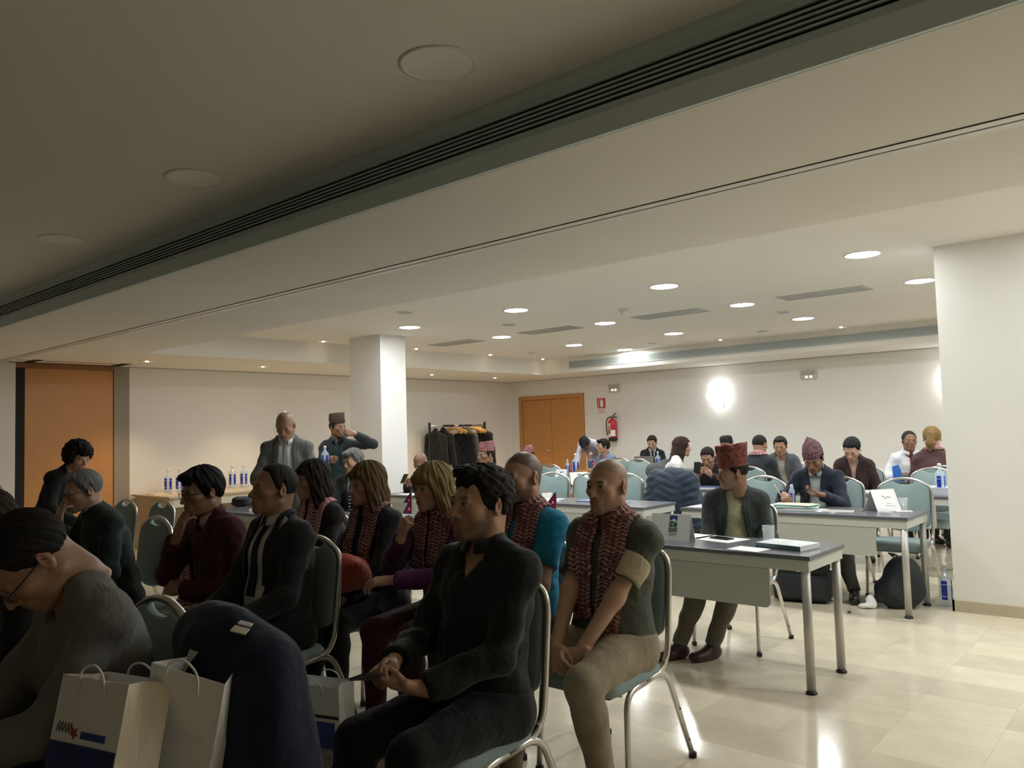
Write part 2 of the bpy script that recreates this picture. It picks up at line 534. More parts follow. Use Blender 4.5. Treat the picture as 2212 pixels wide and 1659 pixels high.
long_grille(-8.86, 3.9, 11.90, -1, 2.625, 2.725, 7, 'long grey air grille above the back wall of the lit hall', M_GRILLE2, .016, M_GRILLE)
def grey_band():
    b = MB(); b.box((XW, 2.367, ZS + .001), (XE, 2.386, 2.617), M_GREYP); struct('trim_6', b)
    b = MB(); b.box((XW, 2.375, 2.763), (XE, 2.386, ZT), M_GREYP); struct('trim_7', b)
grey_band()

def lit_lights():
    rows = [(4.96, (-2.0, -3.83, -5.71, -7.48, -.17, 1.66, 3.49), 'hidden front'), (6.71, (-2.0, -3.83, -5.71, -7.48, -.17, 1.66, 3.49), 'first'), (8.45, (-2.0, -3.84, -5.70, -7.48, -.17, 1.66, 3.49), 'second'), (10.24, (-2.0, -3.83, -5.72, -7.52, -.17, 1.66), 'third'), (11.62, (-7.45,), 'last')]
    def mk(nm, lab, grp, diff):
        t = thing(nm, lab, 'ceiling light', (0, 0, ZT), group=grp)
        f = MB(); f.lathe([(.146, 0), (.146, -.004), (.134, -.006), (.128, -.004), (.128, .0)], M_WHITEPL, 28); f.obj('frame', t)
        d = MB(); d.lathe([(.128, -.001), (.128, -.0035), (0, -.0036)], diff, 28, smooth=False); d.obj('diffuser', t)
        return t
    first = None
    where = {-2.0: 'beside the right column', -3.83: 'second from the right column', -5.71: 'third from the right column', -7.48: 'nearest the left column', -.17: 'just beyond the right column', 1.66: 'well to the right of the right column', 3.49: 'farthest to the right'}
    for y, xs, rn in rows:
        for x in xs:
            k = min(where, key=lambda q: abs(q - x))
            lab = 'bright round downlight in the %s row, %s' % (rn, where[k])
            if first is None:
                first = mk('ceiling_light', lab, 'lit round downlights', M_LAMP); first.location = (x, y, ZT)
            else:
                copy_tree(first, (x, y, ZT), None, lab)
    u = None
    for x, lab in ((-2.03, 'large unlit round downlight in the dim ceiling'), (-3.84, 'middle unlit round downlight in the dim ceiling'), (-5.60, 'smallest unlit round downlight, at the dim ceiling’s far left')):
        if u is None:
            u = mk('unlit_ceiling_light', lab, 'unlit round downlights', M_UNLIT); u.location = (x, 1.99, ZT)
        else: copy_tree(u, (x, 1.99, ZT), None, lab)
    # small recessed halogen spots
    sp = None
    spots = [(-9.3, 6.71, ZT, 'left of the left column'), (-9.3, 8.47, ZT, 'right behind the left column'), (-9.32, 10.22, ZT, 'above the coat rack'), (-9.33, 11.7, ZT, 'in front of the wooden double door'),
             (-5.67, 11.62, ZT, 'above the left wall sconce'), (-3.81, 11.62, ZT, 'near the grille by the right column'),
             (-10.43, 4.74, ZS, 'in the low soffit next to the orange panel'), (-10.40, 6.43, ZS, 'in the low soffit over the bottles'), (-10.42, 9.85, ZS, 'in the low soffit before the coat rack'), (-10.45, 11.58, ZS, 'in the low soffit by the corner')]
    for x, y, z, lab in spots:
        L = 'small recessed spotlight ' + lab
        if sp is None:
            sp = thing('recessed_spotlight', L, 'spotlight', (x, y, z), group='small recessed spotlights')
            f = MB(); f.lathe([(.088, 0), (.088, -.004), (.074, -.006), (.068, .0), (.068, .0)], M_WHITEPL, 24); f.obj('rim', sp)
            c = MB(); c.lathe([(.068, -.001), (.05, -.0025), (.0, -.003)], M_REFL, 20); c.obj('reflector', sp)
            e = MB(); e.lathe([(.022, -.003), (.02, -.012), (0, -.014)], mat('halogen_bulb', (.9, .85, .7), .3, emit=((1, .78, .5), 5)), 12); e.obj('bulb', sp)
        else: copy_tree(sp, (x, y, z), None, L)
        if x < -9:
            ld = bpy.data.lights.new('halogen', 'SPOT'); ld.energy = SPOT_W if x < -10 else SPOT_W * .3; ld.color = (1.0, .70, .40); ld.spot_size = math.radians(100 if x < -10 else 72); ld.spot_blend = .8; ld.shadow_soft_size = .04
            lo = bpy.data.objects.new('halogen_light', ld); lo.location = (x, y, z - .03); COL.objects.link(lo)
lit_lights()

def ceiling_bits():
    # four rectangular air diffusers
    def vent(lab, loc):
        t = thing('ceiling_vent', lab, 'air vent', loc, group='rectangular ceiling vents')
        f = MB()
        for a, b_, c, d in ((-.45, -.17, .45, -.145), (-.45, .145, .45, .17), (-.45, -.145, -.425, .145), (.425, -.145, .45, .145)):
            f.box((a, b_, -.008), (c, d, 0), M_GRILLE2)
        f.obj('frame', t)
        k = MB(); k.box((-.425, -.145, -.001), (.425, .145, .0), M_DARK); k.obj('backing', t)
        s = MB(); s.box((-.42, -.008, -.006), (.42, .008, -.001), M_GRILLE2); me = s.mesh('slat')
        for j in range(11):
            o = link('slat', me, t); o.location = (0, -.13 + .026 * j, 0)
        d = MB(); d.box((-.006, -.145, -.0075), (.006, .145, -.001), M_GRILLE2); d.obj('divider', t)
        return t
    v = vent('rectangular ceiling vent nearest the right column', (-2.92, 8.41, ZT))
    for x, lab in ((-4.75, 'rectangular ceiling vent second from the right column'), (-6.57, 'rectangular ceiling vent second from the left column'), (-8.37, 'rectangular ceiling vent beside the left column')):
        copy_tree(v, (x, 8.42, ZT), None, lab)
    sp = None
    for x, y, lab in ((-6.57, 5.83, 'round grey ceiling speaker nearest the front beam'), (-6.54, 7.54, 'round grey ceiling speaker right of the left column'), (-4.75, 11.09, 'small round ceiling speaker close to the long back grille'),
                      (-6.59, 11.09, 'small round ceiling speaker over the lit sconce side'), (-3.75, 9.42, 'round flush speaker between two bright downlights')):
        if sp is None:
            sp = thing('ceiling_speaker', lab, 'speaker', (x, y, ZT), group='round ceiling speakers')
            f = MB(); f.lathe([(.10, 0), (.10, -.006), (.088, -.010)], M_WHITEPL, 24); f.obj('rim', sp)
            g = MB(); g.lathe([(.088, -.009), (.05, -.013), (0, -.014)], M_GREYPL, 24); g.obj('mesh_cover', sp)
        else: copy_tree(sp, (x, y, ZT), None, lab)
    d = None
    for x, y, lab in ((-4.89, 7.64, 'white smoke detector between two bright front downlights'), (-8.65, 10.54, 'white smoke detector near the coat rack end')):
        if d is None:
            d = thing('smoke_detector', lab, 'smoke detector', (x, y, ZT), group='smoke detectors')
            f = MB(); f.lathe([(.06, 0), (.06, -.02), (.052, -.028)], M_WHITEPL, 20); f.obj('base', d)
            g = MB(); g.lathe([(.036, -.028), (.04, -.045), (.036, -.062), (.0, -.064)], M_WHITEPL, 20); g.obj('sensor', d)
        else: copy_tree(d, (x, y, ZT), None, lab)
ceiling_bits()

def wall_fixtures():
    # glass wall sconces: a wide upper bowl and a smaller lower cup
    sc = None
    for x, lab in ((-6.43, 'glowing glass wall sconce in the middle of the back wall'), (-2.72, 'glowing glass wall sconce half hidden behind the right column')):
        if sc is None:
            sc = thing('wall_sconce', lab, 'wall lamp', (x, YB, 1.98), group='lit wall sconces')
            p = MB(); p.box((-.06, -.02, -.2), (.06, 0, .2), M_CHROME, .005); p.obj('backplate', sc)
            g = MB(); g.lathe([(.0, -.12), (.10, -.11), (.19, -.05), (.205, .03), (.16, .08), (.14, .10), (.175, .18), (.13, .25), (.0, .26)], M_SCONCE, 24, (0, -.13, 0), sy=.6); g.obj('shade', sc)
            g = MB(); g.lathe([(.0, -.27), (.06, -.25), (.085, -.19), (.08, -.13), (.0, -.12)], M_SCONCE, 20, (0, -.13, 0), sy=.7); g.obj('lower_cup', sc)
            a = MB(); a.tube([(0, -.02, -.11), (0, -.13, -.11)], .012, M_CHROME); a.obj('arm', sc)
        else: copy_tree(sc, (x, YB, 1.98), None, lab)
    e = None
    for x, lab in ((-8.65, 'emergency light box above the fire extinguisher'), (-4.84, 'emergency light box to the right of the lit sconce')):
        if e is None:
            e = thing('emergency_light', lab, 'emergency light', (x, YB, 2.255), group='emergency lights')
            p = MB(); p.box((-.125, -.05, -.075), (.125, 0, .075), mat('aged_plastic', (.58, .56, .48), .5), .008); p.obj('housing', e)
            q = MB(); q.box((-.115, -.056, .005), (.115, -.05, .065), M_GREYPL); q.obj('cover', e)
            for sx in (-.028, .045):
                l = MB(); l.lathe([(.018, 0), (.016, .008), (0, .01)], M_EMERG, 12, (sx, -.05, -.035), axis=(0, -1, 0)); l.obj('lamp', e)
            q = MB(); q.box((-.118, -.054, -.006), (.118, -.05, .0), M_GREYPL); q.obj('seam', e)
        else: copy_tree(e, (x, YB, 2.255), None, lab)
    # fire extinguisher sign
    s = thing('fire_sign', 'red and white extinguisher sign on the wall right of the door', 'sign', (-8.98, YB, 1.93))
    p = MB(); p.box((-.105, -.006, -.155), (.105, 0, .155), M_WHITEPL); p.obj('plate', s)
    p = MB(); p.box((-.098, -.008, -.05), (.098, -.006, .148), M_RED); p.obj('red_field', s)
    p = MB(); p.poly(rrect(.075, .14, .03, 5, .01, .04), -.002, M_WHITEPL, ((0, -.008, 0), (1, 0, 0), (0, 0, 1), (0, 1, 0)))
    p.tube([(-.055, -.0095, -.035), (-.068, -.0095, .02), (-.06, -.0095, .09), (-.03, -.0095, .125), (.01, -.0095, .125)], .006, M_WHITEPL, 6)
    p.tube([(.0, -.0095, .122), (.045, -.0095, .138)], .005, M_WHITEPL, 6)
    p.obj('pictogram', s)
    p = MB(); p.box((-.098, -.008, -.145), (.098, -.006, -.135), M_RED); p.box((-.098, -.008, -.075), (.098, -.006, -.068), M_RED)
    for i in range(8): p.box((-.082 + i * .021, -.008, -.118), (-.068 + i * .021, -.006, -.095), mat('pale_red', (.75, .35, .28), .5))
    p.obj('caption_strip', s)
    # extinguisher
    t = thing('fire_extinguisher', 'red fire extinguisher with black hose hanging on the back wall', 'fire extinguisher', (-8.67, YB - .10, 1.22))
    b = MB(); b.lathe([(.06, 0), (.085, .01), (.088, .07)], M_BLACKPL, 22); b.obj('base', t)
    b = MB(); b.lathe([(.0835, .07), (.0835, .36), (.07, .41), (.035, .44), (.022, .445)], M_RED, 22); c = b.obj('cylinder', t)
    b = MB(); b.lathe([(.022, .445), (.022, .475), (.03, .475), (.03, .49), (.0, .49)], M_CHROME, 14); b.obj('neck', t)
    b = MB(); b.tube([(-.02, 0, .485), (.03, 0, .50), (.06, -.01, .53), (.10, -.02, .55)], .009, M_BLACKPL, 8); b.tube([(-.02, 0, .48), (.06, -.01, .475), (.115, -.02, .45)], .009, M_BLACKPL, 8); b.obj('lever', t)
    b = MB(); b.tube(round_path([(-.01, -.01, .475), (-.10, -.02, .46), (-.125, -.04, .36), (-.10, -.06, .20), (-.075, -.065, .12)], .08, 6), .011, M_BLACKPL, 8); b.obj('hose', t)
    def patch(a0, a1, z0, z1, m, nm):
        vs, fs = [], []
        for j in range(9):
            a = math.radians(a0 + (a1 - a0) * j / 8)
            for z in (z0, z1): vs.append((.0845 * math.cos(a), .0845 * math.sin(a), z))
        for j in range(8): fs.append((2 * j, 2 * j + 2, 2 * j + 3, 2 * j + 1))
        q = MB(); q.add(vs, fs, m, True); q.obj(nm, t)
    for z0, z1 in ((.30, .35), (.275, .29), (.245, .262), (.225, .238)): patch(205, 275, z0, z1, mat('pale_pink_print', (.72, .55, .55), .5), 'label')
    patch(200, 270, .08, .15, M_PAPER, 'label'); patch(272, 340, .10, .22, M_PAPER, 'label')
wall_fixtures()

# ------------------------------------------------------------------ implicit surfaces for bodies, clothes and soft things
def V3(*a): return np.array(a, float)
def unit(a):
    a = np.asarray(a, float); return a / max(np.linalg.norm(a), 1e-9)
def cone(a, b, ra, rb, k=.02, clip=None): return ('c', np.asarray(a, float), np.asarray(b, float), ra, rb, k, clip)
def ell(c, r, R=None, k=.02, clip=None): return ('e', np.asarray(c, float), np.asarray(r, float), np.eye(3) if R is None else np.asarray(R, float), 0, k, clip)
def sd(p, X, Y, Z, ease=0.0):
    if p[0] == 'c':
        a, b = p[1], p[2]; ba = b - a
        px, py, pz = X - a[0], Y - a[1], Z - a[2]
        h = np.clip((px * ba[0] + py * ba[1] + pz * ba[2]) / max(ba @ ba, 1e-12), 0, 1)
        d = np.sqrt((px - h * ba[0]) ** 2 + (py - h * ba[1]) ** 2 + (pz - h * ba[2]) ** 2) - (p[3] + ease + h * (p[4] - p[3]))
    else:
        c, r, R = p[1], p[2] + ease, p[3]
        px, py, pz = X - c[0], Y - c[1], Z - c[2]
        q = [(px * R[0, i] + py * R[1, i] + pz * R[2, i]) / r[i] for i in range(3)]
        k0 = np.sqrt(q[0] ** 2 + q[1] ** 2 + q[2] ** 2)
        k1 = np.sqrt((q[0] / r[0]) ** 2 + (q[1] / r[1]) ** 2 + (q[2] / r[2]) ** 2)
        d = k0 * (k0 - 1) / np.maximum(k1, 1e-6)
    if p[6] is not None:
        for (o, n) in p[6]:
            d = np.maximum(d, (X - o[0]) * n[0] + (Y - o[1]) * n[1] + (Z - o[2]) * n[2])
    return d
def pbox(p, e):
    if p[0] == 'c':
        r = max(p[3], p[4]) + e
        return np.minimum(p[1], p[2]) - r, np.maximum(p[1], p[2]) + r
    h = np.abs(p[3]) @ (p[2] + e)
    return p[1] - h, p[1] + h
def smin(a, b, k):
    if k <= 0: return np.minimum(a, b)
    h = np.clip(.5 + .5 * (b - a) / k, 0, 1)
    return b + (a - b) * h - k * h * (1 - h)
def sdf_at(prims, P, ease=0.0):
    d = np.full(len(P), 1.0)
    for p in prims:
        d = smin(d, sd(p, P[:, 0], P[:, 1], P[:, 2], ease), p[5])
    return d
class Field:
    def __init__(s, prims, h, ease=0.0, margin=.03, lo=None, hi=None):
        bs = [pbox(p, ease) for p in prims]
        s.lo = np.min([b[0] for b in bs], 0) - margin if lo is None else np.asarray(lo, float)
        hi = np.max([b[1] for b in bs], 0) + margin if hi is None else np.asarray(hi, float)
        s.h = h
        s.n = np.maximum(np.ceil((hi - s.lo) / h).astype(int) + 1, 4)
        s.F = np.full(s.n, .25, np.float32)
        s.ax = [s.lo[i] + h * np.arange(s.n[i]) for i in range(3)]
        for p in prims: s.add(p, ease)
    def sl(s, lo, hi):
        a = np.clip(np.floor((lo - s.lo) / s.h).astype(int), 0, s.n - 1)
        b = np.clip(np.ceil((hi - s.lo) / s.h).astype(int) + 1, 1, s.n)
        return tuple(slice(a[i], b[i]) for i in range(3))
    def grid(s, q=None):
        q = q or (slice(None),) * 3
        return s.ax[0][q[0]][:, None, None], s.ax[1][q[1]][None, :, None], s.ax[2][q[2]][None, None, :]
    def add(s, p, ease=0.0):
        lo, hi = pbox(p, ease + max(p[5], .02) + 2 * s.h)
        q = s.sl(lo, hi)
        s.F[q] = smin(s.F[q], sd(p, *s.grid(q), ease), p[5])
    def sub(s, p, k=.01):
        lo, hi = pbox(p, k + 2 * s.h); q = s.sl(lo, hi)
        d = sd(p, *s.grid(q))
        s.F[q] = -smin(-s.F[q], d, k)
    def cut(s, o, n):
        X, Y, Z = s.grid()
        s.F = np.maximum(s.F, (X - o[0]) * n[0] + (Y - o[1]) * n[1] + (Z - o[2]) * n[2])
    def wrinkle(s, amp, f=38.0, seed=0):
        if amp <= 0: return
        r = np.random.default_rng(seed)
        X, Y, Z = s.grid()
        g = 0
        for i in range(5):
            d = unit(r.normal(size=3) * (1, 1, 1.4)) * f * r.uniform(.6, 1.7); ph = r.uniform(0, 6.28)
            g = g + np.sin(X * d[0] + Y * d[1] + Z * d[2] + ph + 1.5 * np.sin(X * d[1] * .5 + Z * d[0] * .5))
        s.F = s.F + (amp * .45 * g).astype(np.float32)
    def mesh(s):
        F = s.F; S = F < 0
        n = F.shape
        c = [S[i:n[0] - 1 + i, j:n[1] - 1 + j, k:n[2] - 1 + k] for i in (0, 1) for j in (0, 1) for k in (0, 1)]
        tot = sum(q.astype(np.int8) for q in c)
        I = np.argwhere((tot > 0) & (tot < 8))
        if len(I) == 0: return np.zeros((0, 3)), np.zeros((0, 4), int)
        idx = np.full((n[0] - 1, n[1] - 1, n[2] - 1), -1, np.int32)
        idx[I[:, 0], I[:, 1], I[:, 2]] = np.arange(len(I))
        off = np.array([(i, j, k) for i in (0, 1) for j in (0, 1) for k in (0, 1)])
        val = np.stack([F[I[:, 0] + o[0], I[:, 1] + o[1], I[:, 2] + o[2]] for o in off], 1)
        acc = np.zeros((len(I), 3)); cnt = np.zeros(len(I))
        for a in range(8):
            for b in range(a + 1, 8):
                if np.abs(off[a] - off[b]).sum() != 1: continue
                va, vb = val[:, a], val[:, b]
                m = (va < 0) != (vb < 0)
                t = np.where(m, va / np.where(m, va - vb, 1), 0)
                acc += np.where(m[:, None], off[a] + t[:, None] * (off[b] - off[a]), 0); cnt += m
        V = (I + acc / cnt[:, None]) * s.h + s.lo
        Q = []
        for ax in range(3):
            sl0 = [slice(None)] * 3; sl1 = [slice(None)] * 3
            sl0[ax] = slice(0, n[ax] - 1); sl1[ax] = slice(1, n[ax])
            A, B = S[tuple(sl0)], S[tuple(sl1)]
            E = np.argwhere(A != B)
            u, v = [(1, 2), (2, 0), (0, 1)][ax]
            ok = (E[:, u] > 0) & (E[:, v] > 0) & (E[:, u] < n[u] - 1) & (E[:, v] < n[v] - 1)
            E = E[ok]
            ins = A[E[:, 0], E[:, 1], E[:, 2]]
            def at(du, dv):
                q = E.copy(); q[:, u] += du; q[:, v] += dv
                return idx[q[:, 0], q[:, 1], q[:, 2]]
            f = np.stack([at(-1, -1), at(0, -1), at(0, 0), at(-1, 0)], 1)
            f[~ins] = f[~ins][:, ::-1]
            Q.append(f)
        Q = np.concatenate(Q)
        return V, Q[(Q >= 0).all(1)]

def relax(V, Q, it=1, f=.5):
    for _ in range(it):
        acc = np.zeros_like(V); cnt = np.zeros(len(V))
        for k in range(4):
            np.add.at(acc, Q[:, k], V[Q[:, (k + 1) % 4]]); np.add.at(cnt, Q[:, k], 1)
            np.add.at(acc, Q[:, k], V[Q[:, (k + 3) % 4]]); np.add.at(cnt, Q[:, k], 1)
        V = V * (1 - f) + f * acc / np.maximum(cnt, 1)[:, None]
    return V

# ------------------------------------------------------------------ heads and hands (kept as templates)
HEADS, HANDS = {}, {}
CRAN_C, CRAN_R = V3(0, .016, .034), V3(.076, .097, .086)
def head_template(kind, h):
    key = (kind, h)
    if key in HEADS: return HEADS[key]
    fem = kind == 'f'; rnd = kind == 'r'
    jw = .046 if fem else (.055 if rnd else .051)
    ch = .014 if fem else .018
    P = [ell(CRAN_C, CRAN_R, k=.02),
         ell((0, -.028, -.03), (.060 if not rnd else .066, .062, .084), k=.03),
         cone((jw, .012, -.058), (.014, -.068, -.096), .022, ch, .025), cone((-jw, .012, -.058), (-.014, -.068, -.096), .022, ch, .025),
         ell((0, -.074, -.096), (.020, .018, .017), k=.02),
         cone((-.036, -.079, .020), (.036, -.079, .020), .010, .010, .018),
         ell((.040, -.056, -.018), (.024, .026, .020), k=.02), ell((-.040, -.056, -.018), (.024, .026, .020), k=.02),
         cone((0, -.086, .008), (0, -.110 if not rnd else -.104, -.029), .0085, .0125 if not fem else .0105, .012),
         ell((.0125, -.095, -.034), (.0085, .010, .0075), k=.006), ell((-.0125, -.095, -.034), (.0085, .010, .0075), k=.006),
         ell((0, -.082, -.062), (.030, .016, .024), k=.015)]
    F = Field(P, h, lo=(-.10, -.135, -.185), hi=(.10, .135, .135))
    for s in (-1, 1):
        F.sub(ell((s * .031, -.094, .004), (.019, .013, .0115)), .010)
    for s in (-1, 1):
        F.add(ell((s * .031, -.0765, .003), (.0125, .0125, .0125), k=.001))
        F.add(cone((s * .020, -.087, .0085), (s * .043, -.0815, .0075), .0042, .0042, .004))
        F.add(cone((s * .022, -.0865, -.006), (s * .041, -.082, -.005), .003, .003, .004))
    F.add(cone((-.020, -.0915, -.0585), (.020, -.0915, -.0585), .0052, .0052, .006)); F.add(cone((0, -.097, -.057), (0, -.096, -.059), .005, .005, .006))
    F.add(cone((-.016, -.0905, -.070), (.016, -.0905, -.070), .0068, .0068, .006))
    F.sub(cone((-.022, -.1005, -.0635), (.022, -.1005, -.0635), .0018, .0018), .003)
    for s in (-1, 1):
        R = np.array(Matrix.Rotation(math.radians(s * 22), 3, 'Z') @ Matrix.Rotation(math.radians(-12), 3, 'X'))
        F.add(ell((s * .080, .018, -.006), (.009, .019, .032), R, k=.008))
        F.sub(ell((s * .0885, .012, -.002), (.006, .010, .019), R), .004)
    F.add(cone((0, .045, -.025), (0, .042, -.12), .058 if not fem else .050, .050 if not fem else .044, .03))
    F.add(cone((0, .022, -.05), (0, .032, -.17), .056 if not fem else .049, .055 if not fem else .047, .02))
    V, Q = F.mesh(); V = relax(V, Q, 1, .35)
    HEADS[key] = (V, Q)
    return V, Q

def hand_template(pose, h):
    key = (pose, h)
    if key in HANDS: return HANDS[key]
    curl = {'relaxed': (22, 30, 22), 'flat': (6, 8, 6), 'grip': (48, 62, 40), 'fist': (78, 92, 55), 'pinch': (50, 45, 30), 'hold': (30, 50, 35)}[pose]
    P = [cone((0, -.03, 0), (0, .012, 0), .027, .024, .015), ell((0, .048, 0), (.039, .046, .0145), k=.015)]
    fx = [-.030, -.010, .0105, .029]; fy = [.083, .088, .085, .077]; sp = [-5, -1, 3, 8]
    seg = [(.042, .025, .021), (.046, .029, .022), (.043, .027, .021), (.034, .021, .019)]
    for i in range(4):
        p = V3(fx[i], fy[i], 0); P.append(cone((fx[i] * .55, .02, 0), p, .0145, .0105, .012))
        ang = 0; a0 = math.radians(sp[i])
        ex = .9 + .12 * i
        for j in range(3):
            ang += math.radians(curl[j] * (ex if pose != 'flat' else 1))
            d = V3(math.sin(a0) * math.cos(ang), math.cos(a0) * math.cos(ang), -math.sin(ang))
            q = p + d * seg[i][j]
            P.append(cone(p, q, (.0098, .0088, .0078)[j], (.0088, .0078, .0068)[j], .003)); p = q
    tm = V3(-.040, .040, -.012)
    P.append(cone((-.014, .008, -.004), tm, .017, .0145, .015))
    if pose in ('flat',): t1, t2 = tm + V3(-.022, .028, -.004), tm + V3(-.030, .056, -.006)
    elif pose == 'relaxed': t1, t2 = tm + V3(-.012, .032, -.012), tm + V3(-.010, .058, -.020)
    else: t1, t2 = tm + V3(.0, .030, -.022), tm + V3(.012, .052, -.034)
    P += [cone(tm, t1, .0118, .0105, .004), cone(t1, t2, .0105, .0082, .003)]
    F = Field(P, h, margin=.012); V, Q = F.mesh(); V = relax(V, Q, 1, .3)
    HANDS[key] = (V, Q)
    return V, Q

def ss(x, a, b):
    t = np.clip((x - a) / (b - a), 0, 1); return t * t * (3 - 2 * t)
def head_tint(V, base, hairc, brow=True, beard=None, buzz=None, lips=None, eye=True):
    n = len(V); C = np.tile(np.asarray(base, float), (n, 1))
    x, y, z = np.abs(V[:, 0]), V[:, 1], V[:, 2]
    def mixc(w, c): C[:] = C * (1 - w[:, None]) + np.asarray(c)[None] * w[:, None]
    red = np.asarray(base) * (1.08, .80, .74)
    mixc(.45 * np.exp(-((x - .045) ** 2 + (z + .022) ** 2) / .0006) * (y < -.03), red)
    mixc(.5 * np.exp(-((x) ** 2 + (z + .03) ** 2) / .0003) * (y < -.09), red)
    mixc(.5 * ss(x, .078, .086) * (y > -.02), red)
    if beard:
        c, amt = beard
        wz = ss(-z, .036, .060) * ss(-y, -.012, .014)
        wz = wz * (1 - np.exp(-((x / .022) ** 2 + ((z + .064) / .010) ** 2)) * .9)
        side = .8 * np.exp(-((y + .016) / .011) ** 2) * ss(x, .046, .056) * ss(-z, -.02, .0) * (z > -.075)
        wz = np.maximum(wz, side)
        mo = np.exp(-((x / .030) ** 2 + ((z + .048) / .006) ** 2)) * (y < -.07)
        mixc(np.clip(amt * np.maximum(wz * (z > -.14), mo), 0, 1), c)
    if buzz:
        c, amt = buzz
        yy = np.interp(V[:, 1], [-.1, -.05, -.01, .02, .06, .12], [.078, .070, .040, .0, -.045, -.065])
        mixc(amt * ss(V[:, 2] - yy, -.006, .010) * (x < .081), c)
    l = np.asarray(lips if lips is not None else np.asarray(base) * (.95, .58, .55))
    mixc(.8 * np.exp(-((x / .021) ** 4 + ((z + .0645) / .0105) ** 4)) * (y < -.085), l)
    mixc(.8 * np.exp(-((x / .021) ** 4 + ((z + .0637) / .0016) ** 2)) * (y < -.085), np.asarray(base) * .25)
    if brow:
        bz = .0245 - .10 * np.maximum(x - .035, 0) ** 1.0
        mixc(.85 * np.exp(-(((x - .031) / .017) ** 4 + ((z - bz) / .0042) ** 2)) * (y < -.06), hairc)
    if eye:
        d = np.sqrt((x - .031) ** 2 + (y + .0765) ** 2 + (z - .003) ** 2)
        m = (d < .0142) & (np.abs(z - .002) < .0068) & (y < -.082)
        C[m] = (.36, .33, .30)
        ir = np.sqrt((x - .031) ** 2 + (z - .003) ** 2)
        C[m & (ir < .0062)] = (.02, .014, .01)
        lid = (np.abs(z - .0085) < .0032) & (np.abs(x - .031) < .015) & (y < -.07) & ~m
        C[lid] = C[lid] * .55
    return C

